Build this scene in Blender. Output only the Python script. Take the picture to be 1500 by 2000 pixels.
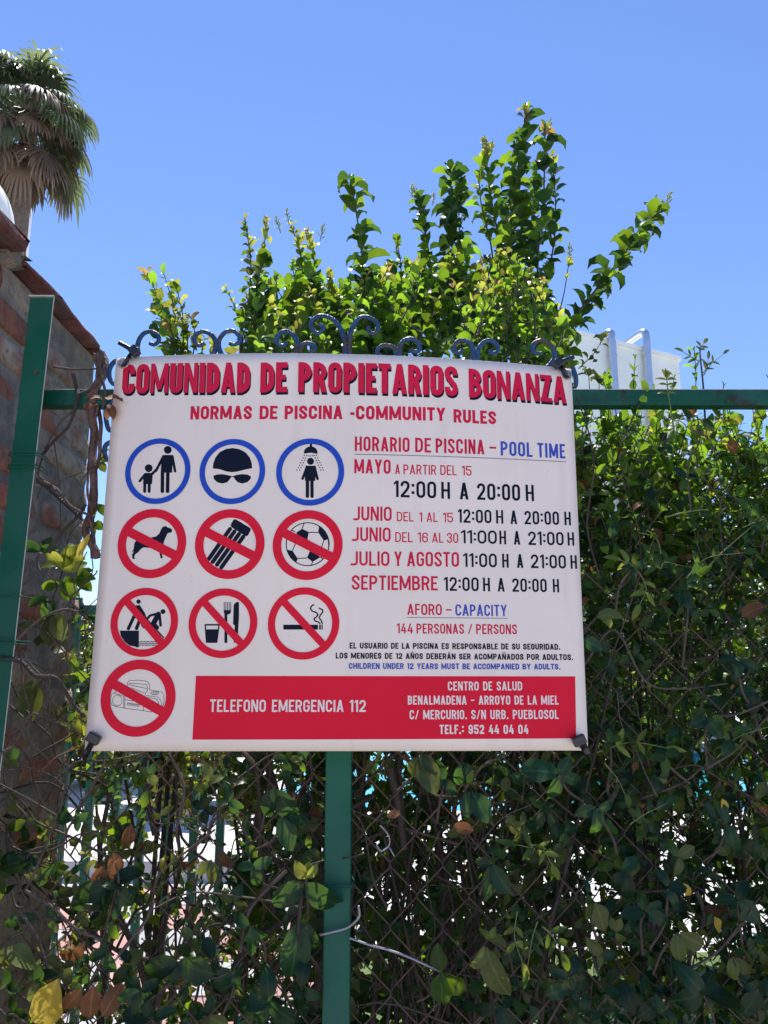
import bpy, bmesh, math, random
import numpy as np
from mathutils import Vector, Matrix, noise
from mathutils.geometry import delaunay_2d_cdt

for o in list(bpy.data.objects): bpy.data.objects.remove(o)
S = bpy.context.scene
COL = S.collection
random.seed(7); RNG = np.random.default_rng(7)
R = math.radians

# ------------------------------------------------------------------ camera, sky, sun, exposure
CAM_H, PITCH, FPX = 1.5, 11.0, 1502.0
cam = bpy.data.cameras.new('camera'); cam_o = bpy.data.objects.new('camera', cam); COL.objects.link(cam_o)
cam.sensor_fit = 'VERTICAL'; cam.sensor_height = 32.0; cam.lens = 32.0 * FPX / 2000.0
cam.clip_start = 0.02; cam.clip_end = 3000
cam_o.location = (0, 0, CAM_H); cam_o.rotation_euler = (R(90 + PITCH), 0, 0)
S.camera = cam_o
SUN_EL, SUN_AZ = 67.0, 14.0            # azimuth degrees to the left of straight ahead (+Y)
wd = bpy.data.worlds.new('World'); S.world = wd; wd.use_nodes = True
nt = wd.node_tree; nt.nodes.clear()
sky = nt.nodes.new('ShaderNodeTexSky'); sky.sky_type = 'NISHITA'; sky.sun_disc = False
sky.sun_elevation = R(SUN_EL); sky.sun_rotation = R(-SUN_AZ)
sky.altitude = 0; sky.air_density = 1.0; sky.dust_density = 0.0; sky.ozone_density = 8.0
bg = nt.nodes.new('ShaderNodeBackground'); bg.inputs[1].default_value = 0.15
ow = nt.nodes.new('ShaderNodeOutputWorld')
vm_ = nt.nodes.new('ShaderNodeVectorMath'); vm_.operation = 'MULTIPLY'; vm_.inputs[1].default_value = (1.0, .94, 1.03)
nt.links.new(sky.outputs[0], vm_.inputs[0]); nt.links.new(vm_.outputs[0], bg.inputs[0]); nt.links.new(bg.outputs[0], ow.inputs[0])
sl = bpy.data.lights.new('sun', 'SUN'); sl.energy = 5.0; sl.angle = R(0.53); sl.color = (1.0, 0.95, 0.87)
so = bpy.data.objects.new('sun', sl); COL.objects.link(so)
sd = Vector((-math.cos(R(SUN_EL)) * math.sin(R(SUN_AZ)), math.cos(R(SUN_EL)) * math.cos(R(SUN_AZ)), math.sin(R(SUN_EL))))
so.rotation_euler = sd.to_track_quat('Z', 'Y').to_euler()
S.view_settings.view_transform = 'Standard'; S.view_settings.look = 'None'
S.view_settings.gamma = 1; S.view_settings.use_curve_mapping = False
S.view_settings.exposure = 0.45
S.render.engine = 'CYCLES'
S.cycles.max_bounces = 8; S.cycles.transmission_bounces = 6; S.cycles.transparent_max_bounces = 8
S.cycles.diffuse_bounces = 4

CP, SP = math.cos(R(PITCH)), math.sin(R(PITCH))
def W(px, py, Y):
    """point of the place seen at photo pixel (px,py) at distance Y ahead"""
    x, y = px - 750.0, 1000.0 - py
    k = Y / (FPX * CP - y * SP)
    return Vector((x * k, Y, CAM_H + (FPX * SP + y * CP) * k))
def proj(X, Y, Z):
    zc = Y * CP + (Z - CAM_H) * SP; yc = -Y * SP + (Z - CAM_H) * CP
    return 750 + FPX * X / zc, 1000 - FPX * yc / zc

# ------------------------------------------------------------------ helpers
def new_mesh(name, V, F, mats=(), smooth=False, midx=None):
    me = bpy.data.meshes.new(name)
    me.from_pydata([tuple(v) for v in V], [], [tuple(f) for f in F])
    for m in mats: me.materials.append(m)
    if smooth: me.polygons.foreach_set('use_smooth', [True] * len(me.polygons))
    if midx is not None: me.polygons.foreach_set('material_index', midx)
    me.update(); return me
def link(name, me, parent=None):
    o = bpy.data.objects.new(name, me); COL.objects.link(o)
    if parent is not None: o.parent = parent
    return o
def empty(name, loc, label=None, cat=None, group=None):
    o = bpy.data.objects.new(name, None); COL.objects.link(o); o.location = loc; o.empty_display_size = .05
    tag(o, label, cat, group); return o
def tag(o, label=None, cat=None, group=None, kind=None):
    if label: o['label'] = label
    if cat: o['category'] = cat
    if group: o['group'] = group
    if kind: o['kind'] = kind
    return o
def part(name, me, parent, label=None):
    """mesh given in world coordinates, parented to a thing whose transform is only a translation"""
    o = link(name, me, parent)
    base = Vector((0, 0, 0)); p = parent
    while p is not None: base += p.location; p = p.parent
    o.location = -base if parent.type == 'EMPTY' else (0, 0, 0)
    if label: o['label'] = label
    return o
def box(x0, x1, y0, y1, z0, z1):
    V = [(x0,y0,z0),(x1,y0,z0),(x1,y1,z0),(x0,y1,z0),(x0,y0,z1),(x1,y0,z1),(x1,y1,z1),(x0,y1,z1)]
    F = [(0,3,2,1),(4,5,6,7),(0,1,5,4),(1,2,6,5),(2,3,7,6),(3,0,4,7)]
    return V, F
def bevel_box(name, x0, x1, y0, y1, z0, z1, mat, b=.002, M=None):
    bm = bmesh.new(); V, F = box(x0,x1,y0,y1,z0,z1); vs = [bm.verts.new(v) for v in V]
    for f in F: bm.faces.new([vs[i] for i in f])
    bmesh.ops.bevel(bm, geom=bm.edges[:], offset=b, segments=2, affect='EDGES', profile=.5)
    if M is not None: bm.transform(M)
    me = bpy.data.meshes.new(name); bm.to_mesh(me); bm.free(); me.materials.append(mat); return me
def spline(pts, n=6):
    P = [Vector(p) for p in pts]
    if len(P) < 3: 
        return [P[0].lerp(P[-1], i / n) for i in range(n + 1)]
    out = []
    Q = [P[0] * 2 - P[1]] + P + [P[-1] * 2 - P[-2]]
    for i in range(1, len(Q) - 2):
        a, b, c, d = Q[i-1], Q[i], Q[i+1], Q[i+2]
        for k in range(n):
            t = k / n
            out.append(.5 * ((2*b) + (c-a)*t + (2*a-5*b+4*c-d)*t*t + (-a+3*b-3*c+d)*t*t*t))
    out.append(P[-1]); return out
class Tubes:
    def __init__(s): s.V = []; s.F = []
    def add(s, pts, r0, r1=None, n=6, cap=True, flat=1.0):
        pts = [Vector(p) for p in pts]; r1 = r0 if r1 is None else r1
        m = len(pts); base = len(s.V); prev = None
        for i, p in enumerate(pts):
            t = (pts[min(i+1, m-1)] - pts[max(i-1, 0)])
            t = t.normalized() if t.length > 1e-9 else Vector((0,0,1))
            if prev is None:
                u = t.cross(Vector((0, 1, 0.01)));
                if u.length < .1: u = t.cross(Vector((1, 0, 0)))
            else: u = prev - t * prev.dot(t)
            u.normalize(); prev = u; v = t.cross(u)
            r = r0 + (r1 - r0) * i / max(1, m - 1)
            for k in range(n):
                a = 2 * math.pi * k / n
                s.V.append(p + u * (r * math.cos(a)) + v * (r * flat * math.sin(a)))
        for i in range(m - 1):
            for k in range(n):
                a = base + i*n + k; b = base + i*n + (k+1) % n
                s.F.append((a, b, b + n, a + n))
        if cap:
            for b_, rev in ((base, True), (base + (m-1)*n, False)):
                q = len(s.V); s.V += [s.V[b_ + k].copy() for k in range(n)]; f = tuple(q + k for k in range(n)); s.F.append(f[::-1] if rev else f)
        return s
    def mesh(s, name, mat): return new_mesh(name, s.V, s.F, [mat], True)

# ------------------------------------------------------------------ materials
def mat(name, col, rough=.6, var=0.0, nscale=20, bump=0.0, bscale=60, spec=.5, metal=0.0, col2=None, c2thr=.55, c2scale=8, objvar=0.0):
    m = bpy.data.materials.new(name); m.use_nodes = True; n = m.node_tree.nodes; l = m.node_tree.links
    b = n['Principled BSDF']; b.inputs['Roughness'].default_value = rough; b.inputs['Metallic'].default_value = metal
    b.inputs['Specular IOR Level'].default_value = spec
    geo = n.new('ShaderNodeNewGeometry')
    cur = None
    if col2 is not None:
        no = n.new('ShaderNodeTexNoise'); no.inputs['Scale'].default_value = c2scale; no.inputs['Detail'].default_value = 6
        l.new(geo.outputs['Position'], no.inputs['Vector'])
        r = n.new('ShaderNodeValToRGB'); r.color_ramp.elements[0].position = c2thr - .06; r.color_ramp.elements[1].position = c2thr + .06
        r.color_ramp.elements[0].color = (*col, 1); r.color_ramp.elements[1].color = (*col2, 1)
        l.new(no.outputs[0], r.inputs[0]); cur = r.outputs[0]
    else:
        rgb = n.new('ShaderNodeRGB'); rgb.outputs[0].default_value = (*col, 1); cur = rgb.outputs[0]
    if var or objvar:
        no = n.new('ShaderNodeTexNoise'); no.inputs['Scale'].default_value = nscale; no.inputs['Detail'].default_value = 5
        l.new(geo.outputs['Position'], no.inputs['Vector'])
        mr = n.new('ShaderNodeMapRange'); mr.inputs[1].default_value = .25; mr.inputs[2].default_value = .75
        mr.inputs[3].default_value = 1 - var; mr.inputs[4].default_value = 1 + var
        l.new(no.outputs[0], mr.inputs[0]); f = mr.outputs[0]
        if objvar:
            oi = n.new('ShaderNodeObjectInfo'); m2 = n.new('ShaderNodeMapRange')
            m2.inputs[3].default_value = 1 - objvar; m2.inputs[4].default_value = 1 + objvar
            l.new(oi.outputs['Random'], m2.inputs[0]); mu = n.new('ShaderNodeMath'); mu.operation = 'MULTIPLY'
            l.new(f, mu.inputs[0]); l.new(m2.outputs[0], mu.inputs[1]); f = mu.outputs[0]
        vm = n.new('ShaderNodeVectorMath'); vm.operation = 'SCALE'
        l.new(cur, vm.inputs[0]); l.new(f, vm.inputs['Scale']); cur = vm.outputs[0]
    l.new(cur, b.inputs['Base Color'])
    if bump:
        no = n.new('ShaderNodeTexNoise'); no.inputs['Scale'].default_value = bscale; no.inputs['Detail'].default_value = 8
        l.new(geo.outputs['Position'], no.inputs['Vector'])
        bu = n.new('ShaderNodeBump'); bu.inputs['Strength'].default_value = bump; bu.inputs['Distance'].default_value = .01
        l.new(no.outputs[0], bu.inputs['Height']); l.new(bu.outputs[0], b.inputs['Normal'])
    return m
def leaf_mat(name, col, back, trans, tf=.35, rough=.36, var=.45):
    m = bpy.data.materials.new(name); m.use_nodes = True; n = m.node_tree.nodes; l = m.node_tree.links
    b = n['Principled BSDF']; b.inputs['Roughness'].default_value = rough; b.inputs['Specular IOR Level'].default_value = .25
    out = n['Material Output']
    oi = n.new('ShaderNodeObjectInfo'); at = n.new('ShaderNodeAttribute'); at.attribute_name = 'rnd'
    ad = n.new('ShaderNodeMath'); ad.operation = 'ADD'; fr = n.new('ShaderNodeMath'); fr.operation = 'FRACT'
    l.new(oi.outputs['Random'], ad.inputs[0]); l.new(at.outputs['Fac'], ad.inputs[1]); l.new(ad.outputs[0], fr.inputs[0])
    mr = n.new('ShaderNodeMapRange'); mr.inputs[3].default_value = 1 - var; mr.inputs[4].default_value = 1 + var
    l.new(fr.outputs[0], mr.inputs[0])
    geo = n.new('ShaderNodeNewGeometry')
    mix = n.new('ShaderNodeMix'); mix.data_type = 'RGBA'
    mix.inputs[6].default_value = (*col, 1); mix.inputs[7].default_value = (*back, 1); l.new(geo.outputs['Backfacing'], mix.inputs[0])
    # midrib and side veins
    uv = n.new('ShaderNodeUVMap'); sep = n.new('ShaderNodeSeparateXYZ'); l.new(uv.outputs[0], sep.inputs[0])
    s1 = n.new('ShaderNodeMath'); s1.operation = 'SUBTRACT'; s1.inputs[1].default_value = .5; l.new(sep.outputs[0], s1.inputs[0])
    s2 = n.new('ShaderNodeMath'); s2.operation = 'ABSOLUTE'; l.new(s1.outputs[0], s2.inputs[0])
    s3 = n.new('ShaderNodeMapRange'); s3.inputs[1].default_value = .0; s3.inputs[2].default_value = .06; s3.inputs[3].default_value = 1; s3.inputs[4].default_value = 0
    l.new(s2.outputs[0], s3.inputs[0])
    v1 = n.new('ShaderNodeMath'); v1.operation = 'MULTIPLY_ADD'; v1.inputs[1].default_value = -.45; l.new(s2.outputs[0], v1.inputs[0]); l.new(sep.outputs[1], v1.inputs[2])
    v2 = n.new('ShaderNodeMath'); v2.operation = 'MULTIPLY'; v2.inputs[1].default_value = 50; l.new(v1.outputs[0], v2.inputs[0])
    v3 = n.new('ShaderNodeMath'); v3.operation = 'SINE'; l.new(v2.outputs[0], v3.inputs[0])
    v4 = n.new('ShaderNodeMapRange'); v4.inputs[1].default_value = .86; v4.inputs[2].default_value = 1; v4.inputs[3].default_value = 0; v4.inputs[4].default_value = .35; l.new(v3.outputs[0], v4.inputs[0])
    vv = n.new('ShaderNodeMath'); vv.operation = 'MAXIMUM'; l.new(s3.outputs[0], vv.inputs[0]); l.new(v4.outputs[0], vv.inputs[1])
    vf = n.new('ShaderNodeMath'); vf.operation = 'MULTIPLY'; vf.inputs[1].default_value = .45; l.new(vv.outputs[0], vf.inputs[0])
    mv = n.new('ShaderNodeMix'); mv.data_type = 'RGBA'; l.new(vf.outputs[0], mv.inputs[0]); l.new(mix.outputs[2], mv.inputs[6])
    mv.inputs[7].default_value = (min(1, back[0]*2.2+.03), min(1, back[1]*1.8+.05), min(1, back[2]*1.6+.02), 1)
    sc = n.new('ShaderNodeVectorMath'); sc.operation = 'SCALE'; l.new(mv.outputs[2], sc.inputs[0]); l.new(mr.outputs[0], sc.inputs['Scale'])
    l.new(sc.outputs[0], b.inputs['Base Color'])
    nz = n.new('ShaderNodeTexNoise'); nz.inputs['Scale'].default_value = 90; l.new(geo.outputs['Position'], nz.inputs['Vector'])
    bu = n.new('ShaderNodeBump'); bu.inputs['Strength'].default_value = .25; bu.inputs['Distance'].default_value = .003
    l.new(nz.outputs[0], bu.inputs['Height']); l.new(bu.outputs[0], b.inputs['Normal'])
    tr = n.new('ShaderNodeBsdfTranslucent'); t2 = n.new('ShaderNodeVectorMath'); t2.operation = 'SCALE'
    t2.inputs[0].default_value = trans; l.new(mr.outputs[0], t2.inputs['Scale']); l.new(t2.outputs[0], tr.inputs[0])
    ms = n.new('ShaderNodeMixShader'); ms.inputs[0].default_value = tf
    l.new(b.outputs[0], ms.inputs[1]); l.new(tr.outputs[0], ms.inputs[2]); l.new(ms.outputs[0], out.inputs[0])
    return m
M = {}
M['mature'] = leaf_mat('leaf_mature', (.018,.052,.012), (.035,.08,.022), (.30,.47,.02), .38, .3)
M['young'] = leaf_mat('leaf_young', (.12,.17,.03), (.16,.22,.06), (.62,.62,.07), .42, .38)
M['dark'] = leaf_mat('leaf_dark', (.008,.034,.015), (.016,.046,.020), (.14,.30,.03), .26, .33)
M['yellow'] = leaf_mat('leaf_yellow', (.5,.36,.05), (.45,.34,.07), (.6,.45,.06), .35, .5, .15)
M['dry'] = leaf_mat('leaf_dry', (.16,.07,.03), (.20,.10,.05), (.35,.14,.04), .25, .6, .3)
M['olive'] = leaf_mat('leaf_olive', (.07,.095,.03), (.09,.11,.04), (.35,.38,.05), .3, .42)
M['palm'] = leaf_mat('palm_green', (.075,.11,.065), (.10,.135,.08), (.30,.36,.14), .36, .42, .4)
M['palmdry'] = leaf_mat('palm_dry', (.12,.085,.065), (.15,.11,.08), (.28,.19,.11), .25, .5, .35)
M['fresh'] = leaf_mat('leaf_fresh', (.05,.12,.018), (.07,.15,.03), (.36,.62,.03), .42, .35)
M['bronze'] = leaf_mat('leaf_bronze', (.22,.14,.06), (.26,.18,.08), (.70,.48,.14), .4, .4)
KINDS = ['mature', 'young', 'dark', 'yellow', 'dry', 'olive', 'fresh', 'bronze']
M['bark'] = mat('bark', (.055,.04,.032), .85, .4, 60, .5, 200)
M['twig'] = mat('twig', (.085,.06,.048), .8, .35, 80, .3, 300)
M['vinebark'] = mat('vine_bark', (.17,.10,.085), .85, .5, 70, .8, 160)
M['greenstem'] = mat('green_stem', (.12,.16,.04), .6, .3, 50)
M['redstem'] = mat('dark_stem', (.045,.03,.03), .6, .3, 50)
M['panel'] = mat('sign_plastic', (.85,.735,.645), .26, .03, 6, .03, 4, spec=.4)
def panel_dirt(m):
    n = m.node_tree.nodes; l = m.node_tree.links; b = n['Principled BSDF']; src = b.inputs['Base Color'].links[0].from_socket
    geo = n.new('ShaderNodeNewGeometry'); mp = n.new('ShaderNodeMapping'); mp.inputs['Scale'].default_value = (1, 1, .12); l.new(geo.outputs['Position'], mp.inputs[0])
    for sc, v, lo, hi, st, c in ((38, mp.outputs[0], .56, .80, .16, (.42,.36,.30)), (7, geo.outputs['Position'], .5, .8, .16, (.55,.47,.42)), (230, geo.outputs['Position'], .71, .76, .5, (.22,.18,.15))):
        no = n.new('ShaderNodeTexNoise'); no.inputs['Scale'].default_value = sc; no.inputs['Detail'].default_value = 5; l.new(v, no.inputs['Vector'])
        r = n.new('ShaderNodeMapRange'); r.inputs[1].default_value = lo; r.inputs[2].default_value = hi; r.inputs[4].default_value = st; l.new(no.outputs[0], r.inputs[0])
        mx = n.new('ShaderNodeMix'); mx.data_type = 'RGBA'; l.new(r.outputs[0], mx.inputs[0]); l.new(src, mx.inputs[6]); mx.inputs[7].default_value = (*c, 1); src = mx.outputs[2]
    l.new(src, b.inputs['Base Color'])
def chips(m, lo, c, sc=34):
    n = m.node_tree.nodes; l = m.node_tree.links; b = n['Principled BSDF']; src = b.inputs['Base Color'].links[0].from_socket
    geo = n.new('ShaderNodeNewGeometry')
    for s_, l0, cc, st in ((sc, lo, c, .9), (120, .68, (.30,.34,.30), .5), (5, .45, (.02,.10,.075), .5)):
        no = n.new('ShaderNodeTexNoise'); no.inputs['Scale'].default_value = s_; no.inputs['Detail'].default_value = 8; no.inputs['Roughness'].default_value = .65; l.new(geo.outputs['Position'], no.inputs['Vector'])
        r = n.new('ShaderNodeMapRange'); r.inputs[1].default_value = l0; r.inputs[2].default_value = l0 + .05; r.inputs[4].default_value = st; l.new(no.outputs[0], r.inputs[0])
        mx = n.new('ShaderNodeMix'); mx.data_type = 'RGBA'; l.new(r.outputs[0], mx.inputs[0]); l.new(src, mx.inputs[6]); mx.inputs[7].default_value = (*cc, 1); src = mx.outputs[2]
    l.new(src, b.inputs['Base Color'])
panel_dirt(M['panel'])
M['red'] = mat('print_red', (.74,.006,.034), .28, .05, 8, spec=.14)
M['redt'] = mat('print_red_faded', (.64,.012,.055), .3, .08, 8, spec=.14)
M['blue'] = mat('print_blue', (.016,.07,.46), .3, .05, 8, spec=.14)
M['bluet'] = mat('print_blue_text', (.05,.08,.44), .3, .05, 8, spec=.14)
M['black'] = mat('print_navy', (.004,.008,.022), .35, .1, 8, spec=.1)
M['white'] = mat('print_white', (.80,.71,.67), .3)
M['grey'] = mat('print_grey', (.22,.18,.26), .3)
M['steel'] = mat('grommet_steel', (.42,.41,.40), .35, .2, 200, metal=.9)
M['tie'] = mat('black_nylon', (.012,.013,.02), .28, spec=.6)
M['green'] = mat('green_paint', (.003,.10,.056), .5, .12, 14, .06, 90, col2=(.008,.105,.062), c2thr=.5, c2scale=14, spec=.25)
M['greenrust'] = mat('green_paint_rusty', (.004,.075,.045), .5, .15, 20, .15, 80, col2=(.03,.014,.014), c2thr=.60, c2scale=22, spec=.25)
chips(M['green'], .69, (.05,.03,.025)); chips(M['greenrust'], .63, (.035,.018,.018), 26)
M['edge'] = mat('bare_edge', (.45,.46,.42), .5, .2, 60)
M['iron'] = mat('blue_black_iron', (.010,.055,.15), .42, .25, 40, .5, 150, col2=(.06,.045,.045), c2thr=.60, c2scale=34)
M['wire'] = mat('rusty_wire', (.11,.068,.055), .65, .4, 60, .3, 400, metal=.2)
M['wiregal'] = mat('galvanised_wire', (.33,.33,.35), .45, .2, 60, metal=.5)
def brick_mat(name, c1, c2, c3, thr, sc):
    m = mat(name, c1, .9, .28, 30, .9, 95, spec=.25, col2=c2, c2thr=thr, c2scale=sc, objvar=.22)
    n = m.node_tree.nodes; l = m.node_tree.links; b = n['Principled BSDF']
    src = b.inputs['Base Color'].links[0].from_socket
    no = n.new('ShaderNodeTexNoise'); no.inputs['Scale'].default_value = 42; no.inputs['Detail'].default_value = 7; no.inputs['Roughness'].default_value = .7
    geo = n.new('ShaderNodeNewGeometry'); l.new(geo.outputs['Position'], no.inputs['Vector'])
    r = n.new('ShaderNodeMapRange'); r.inputs[1].default_value = .56; r.inputs[2].default_value = .66; l.new(no.outputs[0], r.inputs[0])
    mx = n.new('ShaderNodeMix'); mx.data_type = 'RGBA'; l.new(r.outputs[0], mx.inputs[0]); l.new(src, mx.inputs[6]); mx.inputs[7].default_value = (*c3, 1)
    l.new(mx.outputs[2], b.inputs['Base Color']); return m
M['brickred'] = brick_mat('brick_red', (.40,.15,.095), (.36,.21,.15), (.15,.09,.07), .58, 9)
M['brickgrey'] = brick_mat('brick_mortar_smeared', (.36,.28,.21), (.33,.15,.11), (.16,.12,.10), .56, 11)
M['coping'] = brick_mat('coping_clay', (.20,.075,.065), (.16,.10,.085), (.10,.08,.065), .55, 12)
M['mortar'] = mat('mortar', (.33,.27,.21), .95, .4, 40, 1.0, 120, col2=(.20,.175,.15), c2thr=.52, c2scale=20)
M['render'] = mat('white_render', (.86,.82,.74), .9, .05, 3, .1, 30)
M['render2'] = mat('cream_render', (.74,.70,.60), .9, .05, 3, .1, 30)
M['duct'] = mat('galvanised_duct', (.62,.64,.68), .28, .08, 5, metal=.85)
M['paving'] = mat('pale_paving', (.50,.48,.45), .8, .12, 3, .1, 60)
M['pavef'] = mat('footpath', (.50,.44,.37), .85, .15, 2, .1, 60)
M['deck'] = mat('pool_deck', (.62,.60,.57), .8, .08, 3)
M['tile1'] = mat('pink_tile', (.45,.25,.21), .8, .2, 8, objvar=.2)
M['tile2'] = mat('grey_tile', (.40,.39,.38), .8, .15, 8, objvar=.15)
M['grass'] = mat('grass', (.09,.14,.03), .8, .35, 9)
M['water'] = mat('pool_water', (.03,.42,.52), .06, .12, 3, .25, 6)
M['earth'] = mat('earth', (.11,.08,.055), .95, .3, 12, .6, 60)
M['trunk'] = mat('palm_trunk', (.15,.11,.085), .9, .35, 12, .8, 30)

# ------------------------------------------------------------------ leaves and shoots
def leaf_tpl(nL=5, width=.42, fold=.25, arch=.9, widest=.45, twist=0.0, wave=0.0, pet=.06):
    V = []; UV = []; th = -arch * .25; y = z = 0.0; ds = 1.0 / nL
    for i in range(nL + 1):
        t = i / nL
        tt = t ** (math.log(.5) / math.log(widest))
        w = width * .5 * max(0.0, math.sin(math.pi * min(1, tt))) ** .78
        if i == 0: w = .012
        if i == nL: w = .004
        tw = twist * t
        n = (math.sin(th), math.cos(th))          # local normal in (y,z)
        for sx in (-1, 0, 1):
            x = sx * w; h = abs(sx) * w * math.tan(fold) + (wave * .05 * math.sin(t * 9 + sx) if sx else 0)
            xr = x * math.cos(tw) ; hz = h + x * math.sin(tw)
            V.append((xr, y + n[0] * hz, z + n[1] * hz)); UV.append((.5 + .5 * sx * (w / (width * .5 + 1e-6)), t))
        y += math.cos(th) * ds; z -= math.sin(th) * ds; th += arch * ds * 1.4
    F = []
    for i in range(nL):
        a = i * 3
        F += [(a, a+1, a+4, a+3), (a+1, a+2, a+5, a+4)]
    return np.array(V, float), np.array(F, int), np.array(UV, float)
# three shapes of leaf per type, fine (objects) and coarse (stuff)
SHAPES = {
 'privet': [dict(width=.56, fold=.5, arch=1.9, widest=.42), dict(width=.52, fold=.35, arch=1.4, widest=.44, twist=.4), dict(width=.60, fold=.55, arch=2.3, widest=.40, twist=-.4), dict(width=.56, fold=.25, arch=1.0, widest=.42)],
 'oval':   [dict(width=.50, fold=.25, arch=.9, widest=.44), dict(width=.58, fold=.35, arch=.5, widest=.46, twist=.6, wave=1), dict(width=.44, fold=.3, arch=1.3, widest=.40, twist=-.5), dict(width=.64, fold=.2, arch=.5, widest=.48, wave=1.6)],
 'lance':  [dict(width=.30, fold=.2, arch=.4, widest=.42), dict(width=.34, fold=.3, arch=.7, widest=.4, twist=.3), dict(width=.28, fold=.1, arch=.1, widest=.45), dict(width=.36, fold=.2, arch=.9, widest=.4)],
}
TPL = {k: [leaf_tpl(6, **d) for d in v] for k, v in SHAPES.items()}
TPLC = {k: [leaf_tpl(4, **d) for d in v] for k, v in SHAPES.items()}
_lm = {}
def leaf_obj_mesh(shape, var, kind):
    key = (shape, var, kind)
    if key not in _lm:
        V, F, UV = TPL[shape][var]
        me = new_mesh('leaf', V, F, [M[kind]], True)
        uvl = me.uv_layers.new(name='UVMap'); uvl.data.foreach_set('uv', UV[F.ravel()].ravel())
        _lm[key] = me
    return _lm[key]
class Plant:
    def __init__(s): s.L = []; s.stems = []; s.keep = []
    def leaf(s, p, d, n, size, kind, shape='privet', var=None):
        d = Vector(d).normalized(); n = Vector(n); n = n - d * n.dot(d)
        if n.length < 1e-4: n = d.orthogonal()
        n.normalize(); x = d.cross(n)
        s.L.append((Vector(p), x, d, n, size, KINDS.index(kind), shape, random.randrange(4) if var is None else var))
    def stem(s, pts, r0, r1, m='twig'): s.stems.append((pts, r0, r1, m))
    def shoot(s, pts, size=.05, spacing=.022, r=.0025, kind='mature', tipkind='young', shape='privet', tipfrac=.2, start=.05, ang=(8, 66), stemmat='twig', mix=None, tipsize=.4, droop=.0, n=5):
        P = spline(pts, n); L = [0]
        for a, b in zip(P, P[1:]): L.append(L[-1] + (b - a).length)
        tot = L[-1]
        s.stem(P, r, r * .45, stemmat)
        d = start * tot; az = random.random() * math.pi; j = 0
        while d <= tot:
            while j < len(L) - 2 and L[j+1] < d: j += 1
            f = (d - L[j]) / max(1e-6, L[j+1] - L[j]); p = P[j].lerp(P[j+1], min(1, f)); t = (P[j+1] - P[j]).normalized()
            u = t.orthogonal().normalized(); v = t.cross(u)
            fr = d / tot; tip = fr > 1 - tipfrac
            sz = size * (1 - (1 - tipsize) * max(0, (fr - (1 - tipfrac)) / max(.01, tipfrac)))
            for side in (0, math.pi):
                if random.random() < .06: continue
                a = az + side + random.uniform(-.6, .6); rad = u * math.cos(a) + v * math.sin(a)
                el = R(random.uniform(*ang)) + (.4 if tip else 0)
                dd = rad * math.cos(el) + t * math.sin(el); dd.z -= droop
                nn = t * math.cos(el) - rad * math.sin(el)
                nn += Vector((random.uniform(-.3, .3), random.uniform(-.3, .3), random.uniform(-.1, .3)))
                k = tipkind if (tip and tipkind and random.random() < .8) else kind
                if k == 'young' and fr > .9 and shape != 'lance' and random.random() < .5: k = 'bronze'
                if mix and random.random() < mix[1]: k = mix[0]
                s.leaf(p + dd * r * 1.5, dd, nn, sz * random.choice((random.uniform(.55, .85), random.uniform(.85, 1.2))), k, shape)
            az += math.pi / 2 + random.uniform(-.4, .4); d += spacing * random.uniform(.75, 1.25) * (1 - .45 * max(0, (fr - .8) / .2))
    def panicle(s, p, d, size):
        d = Vector(d).normalized(); p = Vector(p); e = p + d * size
        s.stem([p, e], .0012, .0006, 'greenstem')
        for k in range(9):
            t = .15 + .8 * k / 9; q = p.lerp(e, t); a = k * 2.4
            u = d.orthogonal().normalized(); v = d.cross(u)
            o = (u * math.cos(a) + v * math.sin(a)) * (1 - t) * .55 + d * .35
            q2 = q + o * size * .5
            s.stem([q, q2], .0008, .0005, 'greenstem')
            for m in range(5):
                qq = q.lerp(q2, .3 + .17 * m); s.leaf(qq, o + Vector((random.uniform(-.5,.5), random.uniform(-.5,.5), random.uniform(-.2,.6))), (0,-1,.3), size * .12, 'young', 'oval')
    def build(s, root, stemname='stem', leafname='leaf', stuffname='foliage', limit=300, minpx=12, stemlimit=60, stem_min=.0024):
        base = root.location
        idx = []
        for i, (p, x, d, n, size, k, sh, var) in enumerate(s.L):
            c = p + d * size * .5; px, py = proj(*c)
            if -10 < px < 1510 and -10 < py < 2010:
                vis = size * FPX / c.y * (.35 + .65 * abs(n.y)); 
                if 165 < px < 1145 and 705 < py < 1462 and c.y > 1.2: vis = 0      # behind the sign
                if vis > minpx: idx.append((vis / c.y ** 2, i))
        idx.sort(reverse=True); chosen = set(i for _, i in idx[:limit])
        for i in sorted(chosen):
            p, x, d, n, size, k, sh, var = s.L[i]
            o = link(leafname, leaf_obj_mesh(sh, var, KINDS[k]), root)
            m = Matrix((x, d, n)).transposed().to_4x4() @ Matrix.Scale(size, 4); m.translation = p - base
            o.matrix_local = m
        rest = [l for i, l in enumerate(s.L) if i not in chosen]
        if rest:
            Vs, Fs, UVs, MI, RN = [], [], [], [], []; off = 0
            for shp in SHAPES:
                for var in range(4):
                    grp = [l for l in rest if l[6] == shp and l[7] == var]
                    if not grp: continue
                    V, F, UV = TPLC[shp][var]
                    A = np.array([[list(l[1]), list(l[2]), list(l[3])] for l in grp])      # g,3,3
                    P0 = np.array([list(l[0]) for l in grp]); sz = np.array([l[4] for l in grp])
                    pts = np.einsum('vk,gkj->gvj', V, A) * sz[:, None, None] + P0[:, None, :]
                    g = len(grp); nv = len(V)
                    Vs.append(pts.reshape(-1, 3)); Fs.append((F[None] + (np.arange(g) * nv)[:, None, None] + off).reshape(-1, 4))
                    UVs.append(np.tile(UV[F.ravel()], (g, 1))); MI.append(np.repeat([l[5] for l in grp], len(F)))
                    RN.append(np.repeat(RNG.random(g), len(F))); off += g * nv
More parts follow.
